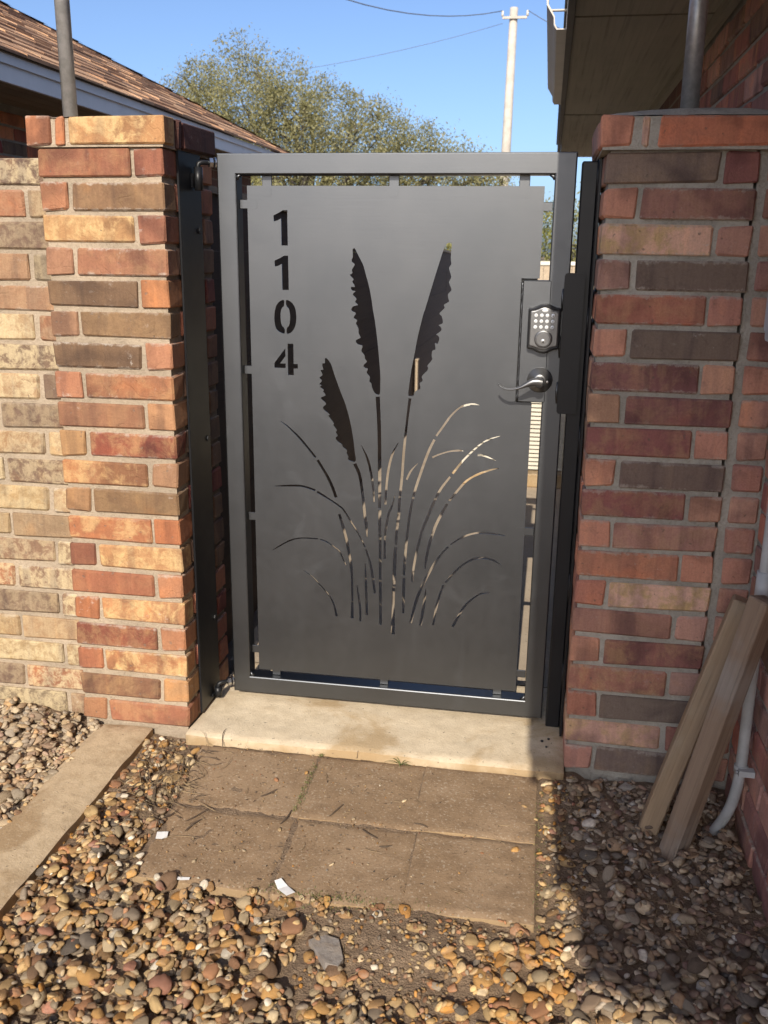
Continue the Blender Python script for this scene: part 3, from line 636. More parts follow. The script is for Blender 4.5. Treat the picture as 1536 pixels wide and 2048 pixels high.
# garden wall to the left, set back a little from the pillar
GW = empty('garden_wall', (-0.9, 0.1, -0.1), 'low yellowish tan brick wall running left from the sunlit pillar', 'wall')
MB().box(-1.75, -0.3175, 0.052, 0.14, -0.12, 1.494).build('mortar_core', MAT['mortar'], GW)
PALW = [(202,172,124), (196,165,120), (180,148,112), (164,128,100), (206,168,124), (154,134,106), (190,156,112), (176,140,108), (212,178,132), (150,122,98), (196,150,112), (190,128,92), (140,112,92), (200,140,100)]
for i in range(20):
    za = -0.0165 + (19 - i) * H
    x1 = -0.318
    j = -0.385 if i % 2 else -0.51
    x0 = j
    while x1 > -1.7:
        x0 = max(x0, -1.75)
        cw = rng.choice(PALW); gw = sum(cw) / 3
        cw = tuple(v * .90 + .10 * w for v, w in zip(cw, (gw * 1.08, gw, gw * .88)))
        brick(GW, x0 + .006, x1 - (.006 if x1 < -.32 else 0.0), 0.045, 0.113, za, za + H - JT, lin(cw, .66), rng.choice([.1, .3, .5, .75]), 'brick_pale')
        x1 = x0; x0 -= 0.25

# ------------------------------------------------------------------ house on the right
RH = empty('house', (1.9, 0, -0.1), 'brick house with brown eave overhanging the shaded right side', 'house')
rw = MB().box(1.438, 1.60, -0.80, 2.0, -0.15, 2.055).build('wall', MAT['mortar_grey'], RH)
MB().box(1.432, 1.60, -4.75, -0.802, -0.15, 2.055).build('wall', MAT['farbrick'], RH)
MB().box(1.432, 1.60, 2.002, 6.3, -0.15, 2.055).build('wall', MAT['farbrick'], RH)
k = 0
for i in range(28):
    za = -0.045 + i * H
    if za + H > 2.06: break
    lo, hi = -0.80, (0.012 if za < 1.56 else 2.0)
    y = lo - (0.125 if i % 2 else 0.0)
    while y < hi - 0.02:
        a, c = max(y, lo), min(y + 0.238, hi)
        if c - a > 0.03:
            brick(rw, 1.430 + rng.uniform(-.002, .002), 1.498, a, c, za, za + H - JT, lin(rng.choice([(122,86,78), (138,102, 92), (108,74,68), (152,116,104), (98,78,70), (128,82,74), (146,96,80), (118,92,84)]), KR * 1.25), rng.choice([0, .1, .3]))  # lightened further to offset the deep shade under the eave
        y += 0.25
# soffit sheets with a gap at each joint, eave boards and roof
for a, c in [(-3.5, -3.374), (-3.366, -1.014), (-1.006, 1.338), (1.362, 3.690), (3.724, 6.2)]:
    MB().box(0.948, 1.432, a, c, 2.060, 2.072).build('soffit_panel', MAT['soffit_ply'], RH)
MB().box(1.404, 1.431, -0.78, 6.2, 2.020, 2.0595).build('frieze_board', MAT['soffit_ply'], RH)
MB().box(0.923, 0.946, -3.5, 6.2, 2.040, 2.165).build('fascia', MAT['fascia_brown'], RH)
eave = [(0.912, 6.3), (0.912, -3.56), (0.980, -3.59), (0.982, -3.99), (1.030, -4.03), (1.034, -4.24), (1.19, -4.32), (1.26, -4.58), (1.42, -4.80), (4.2, -4.80), (4.2, 6.3)]  # unseen near end is stepped to shape the shadow edge on the ground
rb = MB()
n = len(eave)
rb.add([(x, y, 2.10 if x > .92 else 2.167) for x, y in eave] + [(x, y, 2.19 + 0.42 * (x - 0.92)) for x, y in eave],
       [tuple(range(n)), tuple(range(2 * n - 1, n - 1, -1))] + [(i, (i + 1) % n, n + (i + 1) % n, n + i) for i in range(n)])
rb.build('roof', MAT['fascia_brown'], RH)
# short open-ended gutter above the passage
gp = [(0.925, 2.150), (0.925, 2.045), (0.888, 2.045), (0.878, 2.060), (0.876, 2.085), (0.860, 2.110), (0.850, 2.125), (0.848, 2.150), (0.856, 2.150),
      (0.856, 2.128), (0.865, 2.114), (0.880, 2.088), (0.882, 2.064), (0.891, 2.049), (0.921, 2.049), (0.921, 2.150)]
GU = MB(); GU.prism(gp, 'y', 1.46, 3.2)
GU = tag(GU.build('gutter', MAT['gutter']), 'short open-ended tan metal gutter on the right eave', 'gutter')
for y in (1.62, 2.5):
    MB().box(0.853, 0.925, y, y + 0.02, 2.142, 2.147).build('hanger_strap', MAT['gutter'], GU)

# ------------------------------------------------------------------ house on the left
LH = empty('house', (-3.5, 4, -0.1), 'neighbouring house with brown shingle roof and pale fascia behind the left pillar', 'house')
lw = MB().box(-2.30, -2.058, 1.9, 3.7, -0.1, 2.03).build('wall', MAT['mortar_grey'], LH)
MB().box(-2.30, -2.052, -3.0, 1.898, -0.1, 2.03).build('wall', MAT['farbrick'], LH)
MB().box(-2.30, -2.052, 3.702, 7.2, -0.1, 2.03).build('wall', MAT['farbrick'], LH)
for i in range(10):
    za = 1.24 + i * H
    y = 1.9 - (0.125 if i % 2 else 0)
    while y < 3.68:
        a, c = max(y, 1.9), min(y + .238, 3.7)
        if c - a > .03:
            brick(lw, -2.118, -2.050, a, c, za, za + H - JT, lin(rng.choice(PAL_SIDE), KR), .1)
        y += .25
for k in range(4):                                             # grooved soffit boards
    MB().box(-2.055 + k * 0.103, -2.055 + k * 0.103 + 0.097, -3.0, 7.6, 2.030, 2.042).build('soffit_board', MAT['soffit_tan'], LH)
MB().box(-1.650, -1.630, -3.0, 7.62, 2.022, 2.115).build('fascia', MAT['fascia_white'], LH)
MB().box(-1.630, -1.617, -3.0, 7.62, 2.100, 2.142).build('drip_edge', MAT['fascia_white'], LH)
slope, run = 0.515, 4.2
roof = MB()
rz = lambda x: 2.150 + slope * (-1.60 - x)
roof.add([(-1.61, -3, rz(-1.61) - .008), (-1.61, 7.64, rz(-1.61) - .008), (-1.60 - run, 7.64 - run, rz(-1.60 - run) - .008), (-1.60 - run, -3, rz(-1.60 - run) - .008)], [(0, 1, 2, 3)])
roof.add([(-1.61, 7.64, 2.03), (-1.60 - run, 7.64 - run, rz(-1.60 - run)), (-1.60 - 2 * run, 7.64, 2.03)], [(0, 1, 2)])
roof = roof.build('roof', MAT['fascia_brown'], LH)
exps = 0.125
nc = int(run / exps)
for i in range(nc):
    xa = -1.595 - i * exps; xb = xa - exps - 0.02
    m = MB()
    y = -1.5 - rng.uniform(0, .3)
    yend = 7.66 - i * exps
    while y < yend:
        wd = rng.uniform(.18, .34); y2 = min(y + wd - .006, yend)
        t = rng.uniform(.008, .020)
        base = rng.choice([(176,138,104), (164,126,94), (186,148,112), (140,106,80), (158,120,90), (178,142,110), (124,94,72)])
        za_, zb_ = rz(xa), rz(xb)
        m.add([(xa, y, za_), (xa, y2, za_), (xb, y2, zb_), (xb, y, zb_), (xa, y, za_ + t), (xa, y2, za_ + t), (xb, y2, zb_ + .003), (xb, y, zb_ + .003)],
              [(0, 3, 2, 1), (4, 5, 6, 7), (0, 1, 5, 4), (1, 2, 6, 5), (2, 3, 7, 6), (3, 0, 4, 7)], col=lin(base, 1.2))
        y += wd
    m.build('shingle_course', MAT['shingle'], roof)
for i in range(int(run / .2)):                                 # caps along the hip
    d = i * .2
    m = MB()
    a = Vector((-1.60 - d, 7.64 - d, rz(-1.60 - d) + .02)); c = a + Vector((-.24, -.24, .24 * slope - .012))
    s_ = Vector((.09, -.09, -.035)); s2 = Vector((-.09, .09, -.035))
    m.add([a + s_, a, a + s2, c + s2, c, c + s_], [(0, 1, 4, 5), (1, 2, 3, 4)], col=lin(rng.choice([(150,108,80), (170,128,96)]), .9))
    m.build('hip_cap', MAT['shingle'], roof)

# galvanised poles standing in the pillar tops
def pole(x, y, z0, z1, r, lean, label):
    root = empty('steel_pole', (x, y, z0), label, 'pole', 'galvanised poles above the brick pillars')
    MB().tube([(x, y, z0), (x + lean, y, z1)], r, 20).build('tube', MAT['galv'], root)
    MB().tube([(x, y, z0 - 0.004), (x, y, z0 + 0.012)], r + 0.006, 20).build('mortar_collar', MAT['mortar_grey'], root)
pole(-0.308, 0.165, 1.575, 2.75, 0.0185, -0.004, 'galvanised steel pole rising behind the sunlit left brick pillar')
pole(1.204, 0.165, 1.575, 2.058, 0.0205, 0.0, 'galvanised steel pole on top of the shaded right brick pillar')

# ------------------------------------------------------------------ gate
GX_0, GX_1, GZ0, GZ1, TB, GY, GYB = 0.062, 0.963, 0.024, 1.519, 0.051, 0.200, 0.251
GATE = empty('metal_gate', (0.51, 0.225, 0.0), 'satin black metal gate with cattail cutouts and the number 1104', 'gate')

def rail(a, b, c, d):
    """one mitred square tube of the frame: a,b outer edge ends, c,d inner edge ends (x, z)"""
    m = MB()
    e = 0.0035
    A, Bv, Cc, D = [Vector((p[0], p[1])) for p in (a, b, c, d)]     # A-B outer, C-D inner (C below B)
    n_ = (A - D).normalized() if (A - D).length else Vector((0, 0))
    ax = (Bv - A).normalized(); out = Vector((-ax.y, ax.x))
    if (A - D).dot(out) < 0: out = -out
    g = e * .3
    sec = []
    for f0, y0, sf, sy in ((0, GY, 1, 1), (1, GY, -1, 1), (1, GYB, -1, -1), (0, GYB, 1, -1)):
        c3 = [(f0, y0 + sy * e), (f0 + sf * g / TB, y0 + sy * g), (f0 + sf * e / TB, y0)]
        sec += c3 if sf * sy > 0 else c3[::-1]
    n = len(sec)
    vs = []
    for P, Q in ((A, D), (Bv, Cc)):
        for f, y in sec:
            p = P.lerp(Q, f)
            vs.append((p.x, y, p.y))
    fs = [(i, (i + 1) % n, n + (i + 1) % n, n + i) for i in range(n)]
    m.add(vs, fs, False)
    return m
o4 = [(GX_0, GZ1), (GX_1, GZ1), (GX_1, GZ0), (GX_0, GZ0)]
i4 = [(GX_0 + TB, GZ1 - TB), (GX_1 - TB, GZ1 - TB), (GX_1 - TB, GZ0 + TB), (GX_0 + TB, GZ0 + TB)]
for k in range(4):
    rail(o4[k], o4[(k + 1) % 4], i4[(k + 1) % 4], i4[k]).build('frame_rail', MAT['paint'], GATE)
# weld beads in the inner corners
for (x, z), (sx, sz) in zip(i4, ((1, -1), (-1, -1), (-1, 1), (1, 1))):
    MB().tube([(x, GY + .008, z + sz * .012), (x + sx * .003, GY + .007, z + sz * .004), (x + sx * .012, GY + .008, z)], [.003, .005, .003], 8).build('weld_bead', MAT['paint'], GATE)

PY0, PY1 = 0.2195, 0.2225
def catmull(p, k=6, closed=False):
    out = []
    n = len(p)
    for i in range(n if closed else n - 1):
        p0, p1, p2, p3 = (p[(i - 1) % n] if closed or i > 0 else p[i]), p[i], p[(i + 1) % n], (p[(i + 2) % n] if closed or i + 2 < n else p[min(i + 1, n - 1)])
        for j in range(k):
            t = j / k
            out.append(tuple(.5 * ((2 * b) + (-a + c) * t + (2 * a - 5 * b + 4 * c - d) * t * t + (-a + 3 * b - 3 * c + d) * t ** 3) for a, b, c, d in zip(p0, p1, p2, p3)))
    if not closed: out.append(tuple(p[-1]))
    return out
def blade(b):
    c = catmull(b, 5)
    L, Rr = [], []
    for i, (x, z, w) in enumerate(c):
        a, d = c[max(i - 1, 0)], c[min(i + 1, len(c) - 1)]
        t = Vector((d[0] - a[0], d[1] - a[1])).normalized()
        w = max(w, .0006) * 1.06
        # measured widths run along x: bring them back to the blade's own normal
        w *= max(.75, abs(t.y)) if abs(t.y) > .5 else 1.0
        L.append((x - t.y * w, z + t.x * w)); Rr.append((x + t.y * w, z - t.x * w))
    return L + Rr[::-1]
loops = [[(.1350, .0920), (.8865, .0920), (.8865, .9125), (.8440, .9125), (.8440, 1.2240), (.8890, 1.2240), (.8890, 1.4425), (.1350, 1.4425)]]
loops += [catmull(d, 3, True) if 11 < len(d) else d for d in DIGITS]
loops += [catmull(t_, 3, True) for t_ in TAILS]
loops += [blade(b_) for b_ in BLADES]
cu = bpy.data.curves.new('panel', 'CURVE')
cu.dimensions = '2D'; cu.fill_mode = 'BOTH'; cu.extrude = (PY1 - PY0) / 2
for lp in loops:
    sp = cu.splines.new('POLY'); sp.points.add(len(lp) - 1)
    for q, (x, z) in zip(sp.points, lp): q.co = (x - 0.51, z, 0, 1)
    sp.use_cyclic_u = True
tmp = bpy.data.objects.new('panel_outline', cu); COL.objects.link(tmp)
dg = bpy.context.evaluated_depsgraph_get(); dg.update()
pm = bpy.data.meshes.new_from_object(tmp.evaluated_get(dg))
bpy.data.objects.remove(tmp); bpy.data.curves.remove(cu)
pm.transform(Matrix.Rotation(R(90), 4, 'X'))
pm.transform(Matrix.Translation((0, (PY0 + PY1) / 2 - 0.225, 0)))
pm.materials.clear()
pm.name = 'panel'
panel = link('panel', pm, MAT['paint'], GATE)
tag(panel, 'flat panel cut with three cattails, grass blades and 1104')

def tab(x0, x1, z0, z1, ax):
    m = MB()
    m.box(x0, x1, PY1 + .0005, PY1 + .0055, z0, z1, .0012)
    m.build('mounting_tab', MAT['paint'], GATE)
for x in (.174, .5035, .827): tab(x, x + .026, 1.418, 1.4675, 'z')
for x in (.174, .496, .822): tab(x, x + .025, .0755, .116, 'z')
for z in (1.386, .960, .548, .142): tab(.1135, .160, z, z + .023, 'x')
for z in (1.384, .552, .134): tab(.864, .9115, z, z + .022, 'x')
# faint heat marks raised through the panel where the tabs sit
WM = [(.187, 1.428), (.5165, 1.428), (.840, 1.428), (.149, 1.397), (.149, .971), (.149, .559), (.876, 1.395), (.876, .563)]
# lock box welded into the frame
m = MB()
vs = [(.850, 1.2195), (.9125, 1.2225), (.9125, .9160), (.850, .9160)]
lb = MB(); lb.box(.8495, .9190, GY - .0015, GYB - .004, .9165, 1.2200, .002)
lb = lb.build('lock_box', MAT['paint'], GATE)
MB().box(.8405, .8840, PY1 + .002, PY1 + .005, .9085, 1.2275).build('gap_blocker', MAT['dark'], lb)  # added dark sheet that blocks light and blackens the gap round the box
wb = MB()
pts = [(.8487 + rng.uniform(-.0008, .0008), GY + .003, .918 + k * .00605) for k in range(50)]
wb.tube(pts, [rng.uniform(.0016, .0032) for _ in pts], 8)
wb.build('weld_bead', MAT['paint'], lb)
# cover plate that bridges the latch gap
def rrect(x0, x1, z0, z1, r, n=6):
    out = []
    for cx, cz, a0 in ((x1 - r, z1 - r, 0), (x0 + r, z1 - r, 90), (x0 + r, z0 + r, 180), (x1 - r, z0 + r, 270)):
        for k in range(n + 1):
            a = R(a0 + 90 * k / n); out.append((cx + r * math.cos(a), cz + r * math.sin(a)))
    return out
for x, z in WM:
    m = MB(); m.prism(rrect(x - .012, x + .012, z - .012, z + .012, .005), 'y', PY0 - .0005, PY0 + .0004)
    m.build('weld_mark', MAT['paint'], GATE)
m = MB(); m.prism(rrect(.9500, .9995, .8915, 1.2395, .008), 'y', .1870, .1935)
sp_ = m.build('latch_cover_plate', MAT['black'], GATE)
for z in (1.175, 1.06, .945):
    MB().tube([(.9485, .1955, z - .028), (.9478, .196, z), (.9485, .1955, z + .026)], [.002, .0036, .002], 8).build('weld_bead', MAT['paint'], sp_)

# keypad deadbolt
def crest(s, dx=0.0):
    w = .0405 * s
    up = [(-1.0, .0455), (-.97, .0495), (-.88, .0512), (-.70, .0522), (-.50, .0552), (-.28, .0595), (-.12, .0614), (0, .0618)]
    top = [(x * w, z * s) for x, z in up] + [(-x * w, z * s) for x, z in up[-2::-1]]
    return [(x, z) for x, z in top] + [(x, -z * .985) for x, z in top[::-1]]
KX, KZ = .9065, 1.104
def loft(mb, outs):
    n = len(outs[0][0]); base = len(mb.v); vs = []; fs = []
    for pts, y in outs: vs += [(KX + x, y, KZ + z) for x, z in pts]
    for i in range(len(outs) - 1):
        fs += [(i * n + k, i * n + (k + 1) % n, (i + 1) * n + (k + 1) % n, (i + 1) * n + k) for k in range(n)]
    fs.append(tuple((len(outs) - 1) * n + k for k in range(n)))
    mb.add(vs, fs)
KL_ = MB(); loft(KL_, [(crest(1.0), .1985), (crest(1.0), .182), (crest(.96), .175), (crest(.90), .172), (crest(.86), .1735)])
lockp = KL_.build('keypad_lock', MAT['lock'], GATE)
tag(lockp, 'dark keypad deadbolt with white round buttons and key cylinder')
m = MB(); loft(m, [(crest(.84), .1745), (crest(.84), .1715), (crest(.80), .1705)]); m.build('face_plate', MAT['lockface'], lockp)
m = MB(); m.lathe_y((KX + .001, KZ + .0450), [(0, .1690), (.0033, .1690), (.0040, .1703)], 24, 1.9); m.build('badge', MAT['button'], lockp)
for r_ in range(3):
    for c_ in range(4):
        x, z = KX - .0205 + c_ * .0138 - r_ * .0003, KZ + .0330 - r_ * .0142
        m = MB(); m.lathe_y((x, z), [(0, .1683), (.0037, .1683), (.0045, .1690), (.0046, .1706)], 18)
        m.build('button', MAT['button'], lockp)
        g = MB()
        if c_ == 3 and r_ != 1: g.lathe_y((x, z - .0006), [(0, .1680), (.0014, .1680), (.0014, .1684)], 10)
        else: g.box(x - .0005, x + .0005, .1680, .1684, z - .0015, z + .0015)
        g.build('button_mark', MAT['keyhole'] if c_ == 3 else MAT['lockface'], lockp)
m = MB(); m.lathe_y((KX, KZ - .0245), [(0, .1610), (.0165, .1610), (.0172, .1618), (.0175, .1640), (.0186, .1640), (.0208, .1650), (.0220, .1685), (.0225, .1725)], 48, 1.0, False)
cyl = m.build('key_cylinder', MAT['lockface'], lockp)
m = MB(); m.lathe_y((KX - .0005, KZ - .0290), [(0, .1604), (.0055, .1604), (.0060, .1612)], 20); m.build('plug', MAT['galv'], lockp)
m = MB(); m.prism([(KX - .0030, KZ - .0335), (KX - .0012, KZ - .0335), (KX - .0006, KZ - .0310), (KX + .0004, KZ - .0335), (KX + .0026, KZ - .0335), (KX + .0010, KZ - .0275), (KX - .0010, KZ - .0275)], 'y', .1600, .1606)
m.build('keyway', MAT['keyhole'], lockp)

# lever handle
HX, HZ = .9035, .9745
m = MB(); m.lathe_y((HX, HZ), [(0, .1800), (.0130, .1800), (.0165, .1815), (.0190, .1860), (.0300, .1915), (.0318, .1945), (.0320, .1985)], 44)
lev = m.build('lever_handle', MAT['lockface'], GATE)
tag(lev, 'dark satin wave-shaped lever handle on a round rose')
m = MB(); m.lathe_y((HX, HZ - .001), [(0, .1360), (.0100, .1360), (.0118, .1375), (.0122, .1420), (.0122, .1810)], 32); m.build('spindle', MAT['lock'], lev)
lv = catmull([(.9120, HZ + .0005, .0095), (.8990, HZ + .0022, .0100), (.8850, HZ + .0010, .0088), (.8700, HZ - .0060, .0062), (.8560, HZ - .0128, .0040),
              (.8400, HZ - .0175, .0028), (.8250, HZ - .0185, .0024), (.8120, HZ - .0150, .0024), (.8010, HZ - .0075, .0022)], 6)
m = MB()
vs, fs, n = [], [], 12
for i, (x, z, w) in enumerate(lv):
    a, d = lv[max(i - 1, 0)], lv[min(i + 1, len(lv) - 1)]
    t = Vector((d[0] - a[0], d[1] - a[1])).normalized()
    dy = .0075 - .0015 * i / len(lv)
    for k in range(n):
        an = 2 * math.pi * k / n
        ca, sa = math.cos(an), math.sin(an)
        vs.append((x - t.y * w * ca, .1400 + sa * dy - .003 * math.sin(i / len(lv) * 3.1) + .012 * (i / len(lv)) ** 3, z + t.x * w * ca))
for i in range(len(lv) - 1):
    fs += [(i * n + k, i * n + (k + 1) % n, (i + 1) * n + (k + 1) % n, (i + 1) * n + k) for k in range(n)]
m.add(vs, fs, True); m.f += [tuple(range(n)), tuple((len(lv) - 1) * n + k for k in range(n))]; m.sm += [False, False]
m.build('lever', MAT['lockface'], lev)
m = MB(); m.lathe_y((HX + .0190, HZ - .0030), [(0, .1832), (.0032, .1832), (.0036, .1850), (.0036, .1895)], 16); m.build('screw', MAT['galv'], lev)

# hinges: bolt through the frame into a barrel on the plate
def hinge(z, zb0, zb1):
    h = empty('hinge', (0, 0, 0)); h.parent = GATE; h.location = Vector((.02, .19, z)) - GATE.location
    bx, by = .0195, .182
    MB().tube([(bx, by, zb0), (bx, by, zb1)], .0110, 20).build('barrel', MAT['black'], h)
    MB().box(.0072, .012, by - .022, by - .008, zb0 + .006, zb1 - .016).build('weld_lug', MAT['black'], h)
    zc = zb1 + .012
    MB().tube([(bx, by, zb1 - .01), (bx, by, zb1 + .003), (bx + .002, by + .001, zc - .003), (bx + .008, by + .004, zc), (.064, .212, zc)], .0062, 12).build('bolt', MAT['black'], h)
    d = Vector((.044, .028, 0)).normalized()
    for q, hl, r_ in ((.0475, .0045, .0125), (.0565, .0020, .0135)):
        a = Vector((q, by + .004 + (q - bx - .008) * .70, zc))
        MB().tube([a - d * hl, a + d * hl], r_, 6 if hl > .003 else 16, smooth=False).build('nut' if hl > .003 else 'washer', MAT['zinc'], h)
hinge(1.497, 1.428, 1.484)
hinge(.055, .012, .042)

# ------------------------------------------------------------------ posts
m = MB(); m.box(.0008, .0068, .082, .232, .006, 1.516, .0008)
gpL = tag(m.build('gate_post', MAT['black']), 'black steel mounting plate bolted to the inner face of the left pillar', 'post')
for z in (.25, .78, 1.33):
    MB().tube([(.0066, .21, z), (.0105, .21, z)], .0085, 6, smooth=False).build('bolt_head', MAT['black'], gpL)
RPo = empty('gate_post', (.995, .22, 0), 'black square steel latch post against the right brick pillar', 'post')
MB().box(.9745, 1.0125, .199, .250, .001, 1.498, .003).build('tube', MAT['black'], RPo)
MB().box(1.0130, 1.0195, .150, .262, .001, 1.500, .0008).build('mounting_plate', MAT['black'], RPo)
for z in (1.46, 1.12, .82, .42, .16):
    MB().tube([(1.0122, .1975, z - .04), (1.0128, .197, z), (1.0122, .1975, z + .04)], [.0015, .0034, .0015], 8).build('weld_bead', MAT['black'], RPo)
# short dark stubs added in place of small dark spots in the slab
for k, (x, y) in enumerate([(.966, .118), (.984, .132), (.978, .088)]):
    m = MB(); m.tube([(x, y, -.004), (x, y, .002)], .0042 - .0006 * k, 8, smooth=False)
    tag(m.build('dark_spot', MAT['lock']), ['small dark spot in the slab, nearest the gate of three', 'small dark spot in the slab touching the shaded latch post corner', 'small dark spot in the slab, nearest the pavers of three'][k], 'bolt', 'dark spots by the latch post')

# ------------------------------------------------------------------ river stones
nr = np.random.RandomState(21)
def ico(sub):
    bm = bmesh.new(); bmesh.ops.create_icosphere(bm, subdivisions=sub, radius=1.0)
    v = np.array([p.co[:] for p in bm.verts]); f = np.array([[q.index for q in t.verts] for t in bm.faces]); bm.free()
    return v, f
IV, IF = ico(3)
SHAPES = []
for k in range(18):
    v = IV.copy()
    p = nr.uniform(2.0, 3.2)
    v /= (np.abs(v) ** p).sum(1, keepdims=True) ** (1 / p)
    if k % 2 == 0:                                     # broken faces
        for _ in range(7):
            d = nr.normal(size=3); d /= np.linalg.norm(d); h = nr.uniform(.55, .85)
            e = v @ d - h
            v -= np.outer(np.clip(e, 0, None), d) * .85
    for _ in range(7):
        d = nr.normal(size=3) * nr.uniform(1.0, 2.4)
        v *= 1 + .055 * np.sin(v @ d + nr.uniform(0, 6.28))[:, None]
    v[:, 0] *= 1 + .22 * nr.uniform(-1, 1) * v[:, 1]
    SHAPES.append(v)
IV2, IF2 = ico(2)
SH2 = []
for k in range(18):
    d = ((IV2[:, None, :] - IV[None]) ** 2).sum(-1).argmin(1)
    SH2.append(SHAPES[k][d])
PALS = np.array([lin(tuple(v * .95 + .05 * sum(c) / 3 for v in c), .78) for c in [(200,165,112), (182,142,94), (208,158,90), (158,120,82), (222,198,156), (176,156,126), (150,134,114), (190,134,92), (208,148,72), (234,222,198),
                                       (166,120,86), (138,106,78), (122,112,100), (198,176,138), (178,122,98), (216,182,124), (98,90,82)]])
PW = np.array([13, 11, 9, 9, 7, 9, 6, 4, 5, 3.5, 6, 6, 3, 9, 2.2, 11, 1.2]); PW = PW / PW.sum()
RES = .004
hx, hy = int((GX1 - GX0) / RES), int((GY1 - GY0) / RES)
HX_, HY_ = np.meshgrid(GX0 + (np.arange(hx) + .5) * RES, GY0 + (np.arange(hy) + .5) * RES, indexing='ij')
HM = soil_z(HX_, HY_)
SZ = HM.copy()
BLOCK = np.zeros_like(HM, bool)
def blk(x0, x1, y0, y1): BLOCK[(HX_ > x0) & (HX_ < x1) & (HY_ > y0) & (HY_ < y1)] = True
blk(-.236, -.112, -2, 0); blk(-.33, .02, -.008, 1); blk(0, 1.03, -.03, 1); blk(1.01, 1.45, 0, 1); blk(-2, -.3, .038, 1)
PAV = (HX_ > .058 + np.clip(-HY_ * .06, 0, .05)) & (HX_ < .96) & (HY_ > -.595) & (HY_ < -.02)
HM[PAV] = -.0215
HM[BLOCK] = .0
def density(x, y):
    """1 = packed stones, 0 = bare soil"""
    if x < -.26: return 1.0
    if .05 + .05 * min(1, -y / .55) < x < .965 and y > -.598: return 0.008
    if x < .10 and y > -.30: return .55 if y > -.12 else .8
    if .965 <= x < 1.07 and y > -.62: return .32
    if x >= 1.07: return .80 + .2 * min(1, max(0, (x - 1.05) / .2)) if y > -.62 else 1.0
    if y > -.60: return .9
    mid = math.exp(-((x - .70) / .20) ** 2) * (1 if y > -.80 else max(0, 1 - (-.80 - y) / .12))
    d = 1 - .93 * mid
    if y > -.66 and .40 < x < .95: d *= .35
    return d
stones = []
def put(x, y, a, b, c, rot, shp, col, tol=None):
    ix0, ix1 = int((x - a - GX0) / RES), int((x + a - GX0) / RES) + 1
    iy0, iy1 = int((y - a - GY0) / RES), int((y + a - GY0) / RES) + 1
    if ix0 < 0 or iy0 < 0 or ix1 >= hx or iy1 >= hy: return False
    X, Y = HX_[ix0:ix1, iy0:iy1] - x, HY_[ix0:ix1, iy0:iy1] - y
    u = (X * math.cos(rot) + Y * math.sin(rot)) / a; v = (-X * math.sin(rot) + Y * math.cos(rot)) / b
    q = u * u + v * v; ins = q < 1
    if not ins.any() or BLOCK[ix0:ix1, iy0:iy1][ins].any(): return False
    hm = HM[ix0:ix1, iy0:iy1]
    low = c * np.sqrt(np.clip(1 - q, 0, 1))
    need = np.sort((hm + low)[ins])
    z = need[int(len(need) * .80)] - c * .50
    if tol is not None and z - SZ[(ix0 + ix1) // 2, (iy0 + iy1) // 2] > tol: return False
    top = z + low * .95
    # lean with the surface below
    gx = float(np.mean((hm * u)[ins])) / a * 2.0; gy = float(np.mean((hm * v)[ins])) / b * 2.0
    HM[ix0:ix1, iy0:iy1] = np.where(ins, np.maximum(hm, top), hm)
    stones.append((x, y, z, a, b, c, rot, max(-.5, min(.5, gx)) , max(-.5, min(.5, gy)), shp, col))
    return True
def size_at(x, y):
    base = nr.lognormal(math.log(.0100), .36)
    if x > 1.0 and y > -.62: base *= .92
    if y < -.62: base *= 1.08
    if -.1 < x < .12 and y > -.4: base *= .9
    return min(max(base, .0045), .0225)
N = 0
def inview(x, y):
    return y > -1.45 and x > .05 - .62 * (y + 1.0) - .50
for layer, cnt in ((0, 13500), (1, 13500), (2, 9000)):
    for _ in range(cnt):
        x, y = nr.uniform(GX0, GX1), nr.uniform(GY0, GY1)
        if not inview(x, y): continue
        if nr.rand() > density(x, y): continue
        a = size_at(x, y) * (1.0 if layer < 2 else .72)
        if density(x, y) < .02: a *= .5
        b_ = a * nr.uniform(.52, .95); c_ = a * nr.uniform(.28, .55)
        col = PALS[nr.choice(len(PALS), p=PW)] * nr.uniform(.68, 1.2)
        if x > 1.03 and y > -.8:  # stones inside the eave's shadow greyed: cool shade put into their colour
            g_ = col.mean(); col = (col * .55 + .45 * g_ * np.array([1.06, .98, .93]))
        if .72 < x < 1.03 and y < -.58 and nr.rand() < .55: col = PALS[[2, 8, 15, 7, 0][nr.randint(5)]] * nr.uniform(.9, 1.2)
        if x < -.26: col = col * .6 + .4 * np.array([.46, .40, .31]) * nr.uniform(.7, 1.2)
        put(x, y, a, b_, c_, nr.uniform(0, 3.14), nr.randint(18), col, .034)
# fine chips filling the bare soil
for _ in range(11000):
    x, y = nr.uniform(-.15, 1.43), nr.uniform(-1.4, -.02)
    d = density(x, y)
    if d > .6 or (d > .3 and nr.rand() < .4): continue
    on = d < .02
    if on and nr.rand() < .40: continue
    a = nr.uniform(.0007, .0023) if on else nr.uniform(.002, .0062)
    put(x, y, a, a * .8, a * .6, nr.uniform(0, 3.1), nr.randint(18), PALS[nr.choice(len(PALS), p=PW)] * nr.uniform(.5, .95))

